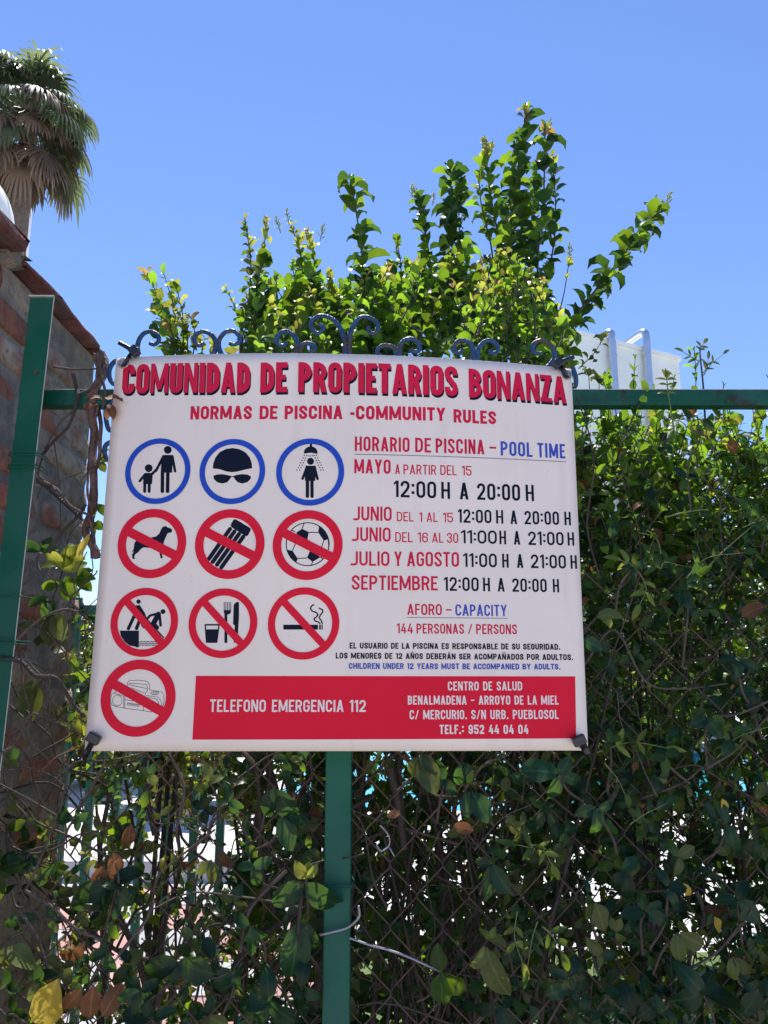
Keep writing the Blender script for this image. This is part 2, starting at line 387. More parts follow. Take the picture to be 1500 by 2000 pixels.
            mesh_np(stuffname, np.concatenate(Vs), np.concatenate(Fs), np.concatenate(UVs), np.concatenate(MI), np.concatenate(RN), root)
        # stems: thick ones are parts of their own, fine twigs are joined
        big = sorted([t for t in s.stems if t[1] >= stem_min], key=lambda t: -t[1])[:stemlimit]; ids = set(id(t) for t in big)
        for t in big:
            part(stemname, Tubes().add(t[0], t[1], t[2], 6).mesh(stemname, M[t[3]]), root)
        small = [t for t in s.stems if id(t) not in ids]
        for mn in sorted(set(t[3] for t in small)):
            T = Tubes()
            for t in small:
                if t[3] == mn: T.add(t[0], t[1], t[2], 4, False)
            o = part('twigs', T.mesh('twigs', M[mn]), root); o['kind'] = 'stuff'
def mesh_np(name, V, F, UV, MI, RN, root, mats=None):
    me = bpy.data.meshes.new(name); nf = len(F)
    me.vertices.add(len(V)); me.vertices.foreach_set('co', (V - np.array(root.location)).ravel())
    me.loops.add(nf * 4); me.loops.foreach_set('vertex_index', F.ravel().astype(np.int32))
    me.polygons.add(nf); me.polygons.foreach_set('loop_start', (np.arange(nf) * 4).astype(np.int32))
    for k in (mats or KINDS): me.materials.append(M[k])
    me.polygons.foreach_set('material_index', MI.astype(np.int32))
    me.polygons.foreach_set('use_smooth', np.ones(nf, bool))
    uvl = me.uv_layers.new(name='UVMap'); uvl.data.foreach_set('uv', UV.ravel())
    at = me.attributes.new('rnd', 'FLOAT', 'FACE'); at.data.foreach_set('value', RN.astype(np.float32))
    me.update(calc_edges=True); me.validate()
    o = link(name, me, root); o['kind'] = 'stuff'; return o
def rv(a): return Vector((random.uniform(-a, a), random.uniform(-a, a), random.uniform(-a, a)))

# ================================================================== THE SETTING
def sheet(name, x0, x1, y0, y1, z, m, n=1):
    V = [(x0,y0,z),(x1,y0,z),(x1,y1,z),(x0,y1,z)]
    return tag(link(name, new_mesh(name, V, [(0,1,2,3)], [m])), kind='structure')
sheet('ground', -900, 900, -900, 900, 0.0, M['paving'])
sheet('footpath', -14, 14, -9, 1.0, 0.004, M['pavef'])
sheet('planting_bed', -.72, 8, 1.0, 2.6, .004, M['earth'])
sheet('lawn', -6, 14, 2.8, 4.4, .004, M['grass'])
sheet('pool_deck', -8, 16, 4.4, 24, .004, M['deck'])
sheet('pool_water', -1.2, 12, 8.3, 14.5, .008, M['water'])
# paving tiles of the path beyond the left end of the fence: pieces of their own
pv = tag(sheet('tiled_path', -2.6, -.15, 2.0, 5.6, .009, M['tile2']), kind='structure')
ti = 0
for i in range(6):
    for j in range(8):
        x = -2.55 + i * .4; y = 2.04 + j * .44
        V, F = box(x + .01, x + .39, y + .01, y + .43, .0095, .024 + .003 * random.random())
        o = link('tile', new_mesh('tile', V, F, [M['tile1' if (i + j) % 2 else 'tile2']]), pv)

# white building with two ducts, right
bd = empty('white_building', (4.6, 15, 0), 'plain white building with two silver ducts, far behind the hedge on the right', 'building')
zt = W(1150, 633, 15).z; xr = W(1322, 660, 17).x; xl = W(1125, 640, 15).x
V = [(xl-.8,15,0),(xr,17,0),(xr,24,0),(xl-.8,24,0)]; top = [(x, y, zt) for x, y, z in V]
part('wall', new_mesh('wall', V + top, [(0,1,5,4),(1,2,6,5),(2,3,7,6),(3,0,4,7),(4,5,6,7)], [M['render']]), bd)
def frontY(x): return 15 + (x - (xl - .8)) / (xr - (xl - .8)) * 2
for (px, pt) in ((1211, 624), (1274, 632)):
    Yd = 15.2 if px < 1250 else 15.9
    tp = W(px, pt, Yd); x = tp.x; Yd = frontY(x) - .14
    h = tp.z + .02
    pts = [Vector((x - .45, Yd + .9, h - .14)), Vector((x - .12, Yd + .3, h)), Vector((x - .03, Yd + .06, h - .01)), Vector((x, Yd, h - .12)), Vector((x, Yd, h - .5)), Vector((x, Yd, 1.2))]
    T = Tubes(); P = spline(pts[:5], 5) + [pts[5]]; T.add(P, .085, .085, 16)
    dct = part('duct', T.mesh('duct', M['duct']), bd, 'silver duct bent over the roof edge')
    for k in range(6):
        z = h - .55 - k * .95
        c = Tubes().add([(x, Yd, z), (x, Yd, z - .05)], .094, .094, 16)
        sb = link('collar', c.mesh('collar', M['duct']), dct)
V, F = box(xl - .85, xr + .05, 0, 0, zt, zt); 
cp = new_mesh('parapet', [(xl-.85,14.95,zt+.002),(xr+.05,16.95,zt+.002),(xr+.05,17.2,zt+.002),(xl-.85,15.2,zt+.002),(xl-.85,14.95,zt+.09),(xr+.05,16.95,zt+.09),(xr+.05,17.2,zt+.09),(xl-.85,15.2,zt+.09)],
   [(0,3,2,1),(4,5,6,7),(0,1,5,4),(1,2,6,5),(2,3,7,6),(3,0,4,7)], [M['render']])
part('parapet', cp, bd)

# white tower block and rounded white hood, far left
a = W(26, 420, 26)
tag(link('white_column', Tubes().add([(a.x, 26, 0), (a.x, 26, W(26, 300, 26).z)], .66, .62, 40).mesh('white_column', M['render'])), 'smooth white round column showing below the palm crown, behind the brick wall', 'column')
hood = empty('white_dome', (W(-60, 430, 9).x, 9, 0), 'white rounded dome with raised seams at the left edge, just above the brick coping', 'dome')
c = W(-60, 435, 9); rad = (W(19, 435, 9) - c).x
Vd = []; Fd = []; nr, ns = 10, 32
for i in range(nr + 1):
    ph = (math.pi / 2) * i / nr
    for j in range(ns):
        an = 2 * math.pi * j / ns
        Vd.append((c.x + rad * math.cos(ph) * math.cos(an), 9 + rad * math.cos(ph) * math.sin(an), c.z + rad * 1.35 * math.sin(ph)))
for i in range(nr):
    for j in range(ns): Fd.append((i*ns+j, i*ns+(j+1)%ns, (i+1)*ns+(j+1)%ns, (i+1)*ns+j))
part('shell', new_mesh('shell', Vd, Fd, [M['render']], True), hood)
part('drum', Tubes().add([(c.x, 9, 0), (c.x, 9, c.z - .01)], rad * .985, rad * .985, 32).mesh('drum', M['render2']), hood)
part('seam', Tubes().add([(c.x + rad*1.005*math.cos(t), 9 + rad*1.005*math.sin(t), c.z) for t in np.linspace(0, 2*math.pi, 40)], .012, .012, 6).mesh('seam', M['render']), hood)
for an in np.linspace(0, 2*math.pi, 12, endpoint=False):
    P = [(c.x + rad*1.003*math.cos(ph)*math.cos(an), 9 + rad*1.003*math.cos(ph)*math.sin(an), c.z + rad*1.35*1.003*math.sin(ph)) for ph in np.linspace(0.02, 1.5, 9)]
    part('seam', Tubes().add(P, .008, .008, 5).mesh('seam', M['render']), hood)

# ------------------------------------------------------------------ palm
def palm():
    Y = 17.0; c = W(60, 222, Y)
    root = empty('palm_tree', (c.x, Y, 0), 'tall fan palm with drooping green and dry brown fronds, upper left corner', 'palm tree')
    P = [Vector((c.x - .1, Y, 0)), Vector((c.x - .05, Y, c.z * .5)), Vector((c.x, Y, c.z + .2))]
    part('trunk', Tubes().add(spline(P, 6), .28, .2, 12).mesh('trunk', M['trunk']), root)
    # skirt of old leaf bases below the crown
    for k in range(92):
        if k < 34: el = random.uniform(R(5), R(80)); kind = 'palm'; L = random.uniform(.9, 1.35); fl = random.uniform(.8, 1.05)
        elif k < 78: el = random.uniform(R(-58), R(12)); kind = 'palm' if random.random() < .7 else 'palmdry'; L = random.uniform(.8, 1.55); fl = random.uniform(.8, 1.2)
        else: el = random.uniform(R(-82), R(-48)); kind = 'palmdry'; L = random.uniform(.9, 1.6); fl = random.uniform(.9, 1.2)
        az = k * 2.399 + random.uniform(-.6, .6)
        h = Vector((math.cos(az), math.sin(az), 0)); up = Vector((0, 0, 1)); base = c + Vector((0, 0, random.uniform(-.25, .15)))
        ctrl = [base, base + (h * math.cos(el) + up * math.sin(el)) * L * .6, base + (h * math.cos(el) + up * (math.sin(el) - .22)) * L]
        pt = spline(ctrl, 4); tip = pt[-1]; d = (pt[-1] - pt[-2]).normalized(); side = d.cross(up); side = side.normalized() if side.length > .05 else Vector((1,0,0)); nn = side.cross(d)
        V, F = [], []; T = Tubes().add(pt, .022, .012, 4); V += T.V; F += T.F
        ns = 24
        for j in range(ns):
            a = (j / (ns - 1) - .5) * R(230); sd_ = d * math.cos(a) + side * math.sin(a)
            l = fl * (1 - .25 * abs(a) / 2) * random.uniform(.7, 1.15); w = .021
            q = [tip]; v = sd_.copy(); p = tip.copy(); stp = l / 6
            for m in range(6):
                v.z -= (.02 + .12 * m) * random.uniform(.6, 1.5); v.normalize(); p = p + v * stp; q.append(p.copy())
            b0 = len(V); wv = nn.cross(sd_); wv = wv.normalized() if wv.length > .01 else side
            for m, qq in enumerate(q):
                ww = w * (.35 + 1.1 * math.sin(math.pi * min(.92, (m + .7) / 7.4)) ** .8) * (1 if m < 6 else .2)
                V += [qq - wv * ww + nn * .01, qq + wv * ww]
            for m in range(6): F.append((b0+2*m, b0+2*m+1, b0+2*m+3, b0+2*m+2))
        part('frond', new_mesh('frond', V, F, [M[kind]], True), root, 'dry brown hanging frond' if kind == 'palmdry' else None)
palm()

# ------------------------------------------------------------------ brick wall, left
XW = -.713; ZT = 2.24; YE = 1.815; Y0 = .82
bw = empty('brick_wall', (XW - .12, 1.3, 0), 'old brick wall with a clay coping running away at the left, behind the green post', 'wall')
me = bevel_box('mortar', XW - .235, XW - .0045, Y0, YE - .012, 0, ZT, M['mortar'], .004); part('mortar', me, bw)
def rough_brick(name, lx, ly, lz, m, seed, amp=.0035, nx=3, ny=6, nz=3):
    bm = bmesh.new(); bmesh.ops.create_cube(bm, size=1)
    bmesh.ops.subdivide_edges(bm, edges=bm.edges[:], cuts=2, use_grid_fill=True)
    for v in bm.verts:
        c = v.co.copy(); k = Vector((c.x, c.y, c.z))
        e = sum(1 for q in c if abs(abs(q) - .5) < 1e-4)
        q = Vector((c.x * lx, c.y * ly, c.z * lz)); ch = min(lx, ly, lz) * (.05 if e == 2 else .08)
        if e >= 2: q = Vector([v_ - math.copysign(ch, v_) if abs(abs(c_) - .5) < 1e-4 else v_ for v_, c_ in zip(q, c)])
        v.co = q + noise.noise_vector(k * 2.3 + Vector((seed * 7.1, 0, 0))) * amp * 2
    me = bpy.data.meshes.new(name); bm.to_mesh(me); bm.free(); me.materials.append(m)
    me.polygons.foreach_set('use_smooth', [True] * len(me.polygons)); return me
BR = [rough_brick('brick', .10, .232, .057, M['brickred'], s_, .0025) for s_ in range(4)]
BG = [rough_brick('brick', .10, .232, .057, M['brickgrey'], s_ + 9, .0028) for s_ in range(4)]
BH = [rough_brick('brick', .10, .112, .057, M['brickgrey'], s_ + 19, .0028) for s_ in range(2)]
nc = int((ZT - .45) / .066)
for i in range(nc):
    z = ZT - .034 - i * .066; off = (.12 if i % 2 else 0)
    y = YE - .118 - 0
    cells = []
    yy = YE
    if i % 2: cells.append((yy - .058, BH)); yy -= .12
    while yy > Y0 + .2: cells.append((yy - .12, None)); yy -= .242
    for (yc, ms) in cells:
        red = (yc < 1.34) or random.random() < .24
        if ms is BH: m_ = random.choice(BH)
        else: m_ = random.choice(BR if red else BG)
        o = link('brick', m_, bw)
        o.location = Vector((XW - .05 + random.uniform(-.005, .004), yc + random.uniform(-.003, .003), z + random.uniform(-.0025, .0025))) - bw.location
        o.rotation_euler = (random.uniform(-.012, .012), random.uniform(-.03, .03), random.uniform(-.02, .02))
# coping: a thick near block then thinner tiles
cz = ZT
cops = [(Y0 - .1, 1.015, .030, .050), (1.022, 1.325, .028, .046), (1.365, 1.60, .017, .024), (1.606, 1.765, .016, .022), (1.772, 1.85, .016, .012)]
for k, (a0, a1, th, oh) in enumerate(cops):
    me = rough_brick('coping_tile', .30 + oh, a1 - a0, th, M['coping'], 30 + k, .004)
    o = link('coping_tile', me, bw)
    o.location = Vector((XW - .15 + oh / 2, (a0 + a1) / 2, cz + th / 2 + .004 + (.0 if k > 1 else .006))) - bw.location
    o.rotation_euler = (random.uniform(-.02, .02), random.uniform(-.02, .02), 0)
T = rough_brick('mortar_lump', .22, .07, .035, M['mortar'], 55, .01); o = link('mortar_lump', T, bw); o.location = Vector((XW - .09, 1.345, cz + .012)) - bw.location

# ------------------------------------------------------------------ green mesh fence: posts, rails, woven wire
YF = 1.205
fence = empty('mesh_fence', (0, YF, 0), 'green steel fence with two posts, a rail and rusty diamond wire', 'fence')
zr1 = W(1300, 761, YF).z; zr0 = W(1300, 791, YF).z
xl0 = W(70, 775, YF).x
me = bevel_box('rail', xl0, 2.4, YF, YF + .026, zr0, zr1, M['greenrust'], .0018); part('rail', me, fence, 'horizontal top rail with dark rust patches')
me = bevel_box('rail_edge', xl0 + .03, 2.4, YF + .001, YF + .025, zr1 + .0002, zr1 + .0016, M['edge'], .0003); part('rail_edge', me, fence)
# middle post
x0, x1 = W(637, 1480, YF).x, W(687, 1480, YF).x
me = bevel_box('post', x0, x1, YF - .012, YF + .026, 0, zr0 - .002, M['green'], .0022); part('post', me, fence, 'middle post coming out below the sign')
# left post, leaning
YL = 1.165
tl, tr = W(59, 580, YL), W(105, 580, YL); bl, br = W(-42, 1447, YL), W(7, 1447, YL)
def ext(a, b, z): return a.lerp(b, (a.z - z) / (a.z - b.z))
bl, br = ext(tl, bl, 0.0), ext(tr, br, 0.0); tr.z = tl.z
d = Vector((0, .004, 0)); fl = Vector((.004, 0, 0)); dd = Vector((0, .04, 0))
bm = bmesh.new()
for V in ([bl, br, br + d, bl + d, tl, tr, tr + d, tl + d], [bl + d*1.02, bl + fl + d*1.02, bl + fl + dd, bl + dd, tl + d*1.02, tl + fl + d*1.02, tl + fl + dd, tl + dd]):
    vs = [bm.verts.new(v) for v in V]
    for f in [(0,3,2,1),(4,5,6,7),(0,1,5,4),(1,2,6,5),(2,3,7,6),(3,0,4,7)]: bm.faces.new([vs[i] for i in f])
bmesh.ops.bevel(bm, geom=bm.edges[:], offset=.0008, segments=1, affect='EDGES')
me = bpy.data.meshes.new('post'); bm.to_mesh(me); bm.free(); me.materials.append(M['green']); part('post', me, fence, 'leaning left post rising above the rail')
T = Tubes().add([tl + Vector((-.002, -.001, .0015)), tr + Vector((.001, -.001, .0012))], .0014, .0014, 5); part('cut_edge', T.mesh('cut_edge', M['edge']), fence)
T = Tubes().add([tr + Vector((.0008, -.0004, 0)), br + (tr - br) * .62], .0009, .0009, 5); part('cut_edge', T.mesh('cut_edge', M['edge']), fence)
q = W(70, 727, YL - .002); T = Tubes().add([q + Vector((0, -.001, 0)), q + Vector((0, .004, 0))], .0036, .0036, 10); part('bolt', T.mesh('bolt', M['wire']), fence)
# wires wrapped round the posts
def wrap(pya, pyb, xa, xb, Yy, m, r=.0011, tilt=0):
    a = W(xa, pya, Yy); b = W(xb, pyb, Yy); w = b.x - a.x
    P = [a + Vector((0, .045, 0)), a + Vector((-.003, .0, 0)), a.lerp(b, .5) + Vector((0, -.0045, .001)), b + Vector((.003, 0, 0)), b + Vector((0, .045, 0))]
    part('tie_wire', Tubes().add(spline(P, 5), r, r, 6).mesh('tie_wire', m), fence)
for k, py in enumerate((884, 889, 908, 914)): wrap(py, py + 1, 22 - k, 72 - k, YL - .003, M['green'])
for k, py in enumerate((1165, 1250, 1254, 1283)): wrap(py, py + 2 * k, -12 - k * 2, 40 - k * 6, YL - .003, M['green'])
for py in (1731, 1735): wrap(py, py - 2, 636, 686, YF - .016, M['green'])
# the wire sheet: woven zigzag strands, each a piece of its own
pw, ph_ = .0790 / 2, .0885 / 2
def strand(mirror):
    V = Tubes(); P = []
    n = 24
    for i in range(n * 2 + 1):
        x = (pw if i % 2 else 0.0); z = i * ph_
        yo = .0022 if (i % 2) else -.0022
        dx = pw * .10 * (1 if i % 2 else -1)
        P.append(Vector((x - dx * -0.0, yo, z - ph_ * .06))); P.append(Vector((x, -yo, z + ph_ * .06)))
    V.add(P, .00125, .00125, 5); return V.mesh('wire', M['wire'])
ME1 = strand(False)
z0 = W(700, 1480, YF).z
xx = xl0 + .03; i = 0
zbase = z0 - .07 - ph_ * 2 * 20
while xx < 1.35:
    if not (x0 - .02 < xx < x1 - .045) or True:
        o = link('wire', ME1, fence); o.location = Vector((xx, YF + .034, zbase + (ph_ if False else 0))) - fence.location
        o.rotation_euler = (random.uniform(-.004, .004), random.uniform(-.004, .004), 0)
        o2 = link('wire', ME1, fence); o2.scale = (-1, 1, 1); o2.location = Vector((xx + pw * 2 - .0015, YF + .034, zbase)) - fence.location
    xx += pw * 2; i += 1
# loose straightening wires and a bent tie by the middle post
for pts, r in (([(675,1797),(640,1822),(628,1826)],.0), ([(625,1826),(650,1820),(678,1812),(694,1800),(702,1788),(700,1770)],.0019), ([(683,1832),(720,1845),(760,1856),(800,1870),(860,1898)],.0017), ([(742,1612),(758,1630),(760,1650),(745,1662),(735,1650)],.0012), ([(760,1655),(770,1672)],.001)):
    if r: part('tie_wire', Tubes().add(spline([W(x, y, YF - .018 - .004 * (k % 2)) for k, (x, y) in enumerate(pts)], 6), r, r, 6).mesh('tie_wire', M['wiregal']), fence, 'loose grey wire end')

# ------------------------------------------------------------------ scrolled iron panel behind the sign
YS = 1.196
iron = empty('scroll_iron_panel', (0, YS, 1.2), 'blue-black wrought iron panel with rows of scrolls showing above the sign', 'ironwork')
scr = [
 [(268,705),(268,682),(272,663),(283,650),(297,648),(308,655),(310,665),(302,673),(292,670)],
 [(411,705),(420,684),(422,672),(418,660),(407,650),(392,648),(380,658),(380,668),(390,675),(400,670)],
 [(439,705),(429,684),(427,672),(430,660),(443,647),(458,647),(468,658),(467,668),(457,673),(448,670)],
 [(577,700),(580,678),(578,664),(570,652),(555,647),(542,657),(542,670),(553,675),(560,668)],
 [(584,700),(588,677),(600,670),(613,675),(613,685),(605,688)],
 [(674,700),(674,668),(668,648),(659,633),(645,621),(624,617),(608,629),(610,643),(621,651),(631,643),(629,636),(622,634)],
 [(682,700),(682,668),(686,646),(693,631),(704,620),(721,620),(737,632),(737,645),(729,652),(720,646),(720,638)],
 [(776,700),(774,686),(768,678),(757,675),(745,676),(737,686),(740,694)],
 [(780,700),(781,678),(786,668),(794,663),(806,662),(818,673),(818,684),(808,687),(802,682)],
 [(925,705),(925,688),(922,676),(915,668),(897,665),(887,676),(888,686),(897,689),(903,683)],
 [(931,705),(933,688),(938,675),(948,667),(959,665),(972,676),(971,687),(962,690),(955,684)],
 [(1064,722),(1076,710),(1083,696),(1080,681),(1071,671),(1057,665),(1044,670),(1040,680),(1046,690),(1058,690)],
 [(232,702),(221,709),(214,722),(214,738),(222,750),(232,747)],
 [(222,780),(214,790),(207,800),(207,818),(212,838),(222,843)],
 [(222,862),(208,868),(204,880),(207,893),(216,900)],
 [(1118,718),(1124,735),(1125,750),(1122,757)],
]
for pts in scr:
    P = spline([W(x, y, YS) for x, y in pts], 6)
    part('scroll', Tubes().add(P, .0044, .0036, 8, flat=.8).mesh('scroll', M['iron']), iron)
xa, xb = W(262, 730, YS).x, W(1085, 730, YS).x
for (u0, u1, w0, w1) in ((xa, xb, W(600, 738, YS).z, W(600, 728, YS).z), (xa, xb, W(600, 1440, YS).z, W(600, 1430, YS).z)):
    part('frame_bar', bevel_box('frame_bar', u0, u1, YS - .004, YS + .004, w0, w1, M['iron'], .001), iron)
for x in np.linspace(xa, xb - .01, 7):
    part('frame_bar', bevel_box('frame_bar', x, x + .01, YS - .0035, YS + .0035, W(600, 1429, YS).z, W(600, 739, YS).z, M['iron'], .001), iron)

# ================================================================== THE SIGN
# sheet of plastic, bowed towards the viewer along its top edge; u,v in 0..1
UQ = {0: (1.15, 1.149, 1.158), 1: (1.135, 1.119, 1.180)}     # depth at u=0,.5,1 for the bottom and top edge
ZB, ZTOP = CAM_H - .1262, CAM_H + .4655
def q3(a, b, c, u): return a * (1-u)*(1-2*u) + b * 4*u*(1-u) + c * u*(2*u-1)
def SP3(u, v, off=0.0):
    u = np.asarray(u, float); v = np.asarray(v, float)
    vv = v ** 1.25 * np.sign(v) if False else np.clip(v, 0, None) ** 1.2
    y = q3(*UQ[0], u) * (1 - vv) + q3(*UQ[1], u) * vv
    xl_ = -.4300 * (1 - v) + -.4185 * v; xr_ = .2950 * (1 - v) + .3035 * v
    return xl_ + (xr_ - xl_) * u, y - off, ZB + (ZTOP - ZB) * v
def inv(px, py):
    px = np.asarray(px, float); py = np.asarray(py, float)
    u = (px - 180) / 960; v = (1465 - py) / 760
    for _ in range(8):
        X, Y, Z = SP3(u, v); a, b = proj(X, Y, Z); e = 1e-4
        X1, Y1, Z1 = SP3(u + e, v); a1, b1 = proj(X1, Y1, Z1); X2, Y2, Z2 = SP3(u, v + e); a2, b2 = proj(X2, Y2, Z2)
        J11, J12, J21, J22 = (a1-a)/e, (a2-a)/e, (b1-b)/e, (b2-b)/e; det = J11*J22 - J12*J21
        dx, dy = px - a, py - b
        u = u + (J22*dx - J12*dy) / det; v = v + (-J21*dx + J11*dy) / det
    return u, v
WM, HM = .725, ZTOP - ZB                     # metric size, so that drawing is done in metres
def px2s(p):
    a = np.array(p, float); u, v = inv(a[:, 0], a[:, 1]); return [(float(x) * WM, float(y) * HM) for x, y in zip(u, v)]
sign = empty('pool_rules_sign', (-.06, 1.15, ZB), 'white plastic pool rules sign with red heading and pictograms, tied to the fence', 'sign')
OB = np.array(sign.location)
def s2w(pts, off):
    a = np.array(pts, float); X, Y, Z = SP3(a[:, 0] / WM, a[:, 1] / HM, off); return np.stack([X, Y, Z], 1)
def union(polys):
    """flat union of overlapping polygons -> verts, faces"""
    V, F = [], []
    for p in polys:
        ar = sum(p[i-1][0]*p[i][1] - p[i][0]*p[i-1][1] for i in range(len(p)))
        if abs(ar) < 1e-10: continue
        if ar < 0: p = p[::-1]
        b0 = len(V); V += [Vector((q[0], q[1])) for q in p]; F.append(list(range(b0, b0 + len(p))))
    vo, eo, fo, ov, oe, of = delaunay_2d_cdt(V, [], F, 0, 1e-6, True)
    faces = [f for f, o in zip(fo, of) if len(o)]
    out = []
    for f in faces:
        a, b, c = (vo[i] for i in f[:3])
        if (b.x-a.x)*(c.y-a.y) - (b.y-a.y)*(c.x-a.x) < 0: f = f[::-1]
        out.append(tuple(f))
    return [tuple(v) for v in vo], out
def fromsets(name, sets, off, mats, parent):
    V, F, MI = [], [], []
    for k, (vs, fs) in enumerate(sets):
        b0 = len(V); V += vs; F += [tuple(i + b0 for i in f) for f in fs[0]] if isinstance(fs, tuple) and False else [tuple(i + b0 for i in f) for f in fs]
    P = s2w(V, off)
    me = new_mesh(name, P - OB, F, mats); return me
def add_print(name, sets, off, m, parent, label=None):
    V, F = [], []
    for vs, fs in sets:
        b0 = len(V); V += vs; F += [tuple(i + b0 for i in f) for f in fs]
    P = s2w(V, off) - OB
    o = link(name, new_mesh(name, P, F, [m]), parent)
    if label: o['label'] = label
    return o
L1, L2, L3, L4 = .0013, .0016, .0019, .0022
# panel with thickness and rounded corners, finely divided so that it bends
NU, NV = 48, 32
V, F = [], []
for s_ in (0, 1):
    for j in range(NV + 1):
        for i in range(NU + 1):
            u, v = i / NU, j / NV
            X, Y, Z = SP3(u, v, .001 if s_ == 0 else -.002); V.append(np.array([float(X), float(Y), float(Z)]) - OB)
n1 = (NU + 1) * (NV + 1); g = lambda i, j, s_: s_ * n1 + j * (NU + 1) + i
for j in range(NV):
    for i in range(NU):
        F.append((g(i,j,0), g(i+1,j,0), g(i+1,j+1,0), g(i,j+1,0))); F.append((g(i,j,1), g(i,j+1,1), g(i+1,j+1,1), g(i+1,j,1)))
for i in range(NU):
    F.append((g(i,0,1), g(i+1,0,1), g(i+1,0,0), g(i,0,0))); F.append((g(i,NV,0), g(i+1,NV,0), g(i+1,NV,1), g(i,NV,1)))
for j in range(NV):
    F.append((g(0,j,0), g(0,j+1,0), g(0,j+1,1), g(0,j,1))); F.append((g(NU,j,1), g(NU,j+1,1), g(NU,j+1,0), g(NU,j,0)))
o = link('panel', new_mesh('panel', V, F, [M['panel']], True), sign)
sm = [True] * (NU * NV * 2) + [False] * (2 * NU + 2 * NV); o.data.polygons.foreach_set('use_smooth', sm)
def grid_quad(p, nx=40, ny=6):
    (a, b, c, d) = px2s(p); V, F = [], []
    for j in range(ny + 1):
        for i in range(nx + 1):
            s_, t = i / nx, j / ny
            l = (a[0]*(1-t)+d[0]*t, a[1]*(1-t)+d[1]*t); r = (b[0]*(1-t)+c[0]*t, b[1]*(1-t)+c[1]*t)
            V.append((l[0]*(1-s_)+r[0]*s_, l[1]*(1-s_)+r[1]*s_))
    for j in range(ny):
        for i in range(nx): q = j*(nx+1)+i; F.append((q, q+1, q+nx+2, q+nx+1))
    return V, F
add_print('banner', [grid_quad([(376,1444.5),(1125,1442),(1123,1321),(383,1320)])], L1, M['red'], sign, 'red emergency banner along the bottom')
add_print('underline', [grid_quad([(693,888.4),(1106,903.2),(1106,901.8),(693,886.8)], 24, 1)], L1, M['grey'], sign)
add_print('underline', [grid_quad([(795,1206.7),(991,1208.6),(991,1207.2),(795,1205.3)], 12, 1)], L1, M['grey'], sign)

# ---- lettering drawn from strokes
def stroke_polys(pts, w, closed=False):
    P = []
    for p in pts:
        q = Vector(p[:2])
        if not P or (q - P[-1]).length > 1e-5: P.append(q)
    if closed and (P[0] - P[-1]).length < 1e-5: P.pop()
    n = len(P); out = []
    for i in range(n if closed else n - 1):
        p, q = P[i], P[(i+1) % n]; d = (q - p).normalized(); nn = Vector((-d.y, d.x)) * (w / 2)
        out.append([tuple(p - nn), tuple(q - nn), tuple(q + nn), tuple(p + nn)])
    for i in (range(n) if closed else range(1, n - 1)):
        d1 = (P[i] - P[i-1]); d2 = (P[(i+1) % n] - P[i])
        if d1.angle(d2) > .06: out.append([(P[i].x + w/2*math.cos(k*math.pi/6), P[i].y + w/2*math.sin(k*math.pi/6)) for k in range(12)])
    return out
def arcp(cx, cy, rx, ry, a0, a1, n=6):
    return [(cx + rx * math.cos(R(a0 + (a1-a0) * i / n)), cy + ry * math.sin(R(a0 + (a1-a0) * i / n))) for i in range(n + 1)]
def para(xb, xt, w, y0=0, y1=1): return [(xb-w/2, y0), (xb+w/2, y0), (xt+w/2, y1), (xt-w/2, y1)]
def rect(x0, x1, y0, y1): return [(x0, y0), (x1, y0), (x1, y1), (x0, y1)]
CW = {'I': (0, 1), 'M': (1.38, 0), 'N': (1.05, 0), 'A': (1.08, 0), 'L': (.82, 0), 'E': (.84, 0), 'F': (.82, 0), 'T': (.92, 0), 'J': (.85, 0), '.': (0, 1.1), ':': (0, 1.1), ' ': (.55, 0), '-': (.5, 0), '\u2013': (.8, 0), '/': (.8, 0), '1': (.55, 0), 'Y': (1.08, 0), 'V': (1.05, 0), 'Z': (.95, 0), 'W': (1.5, 0), 'S': (.98, 0)}
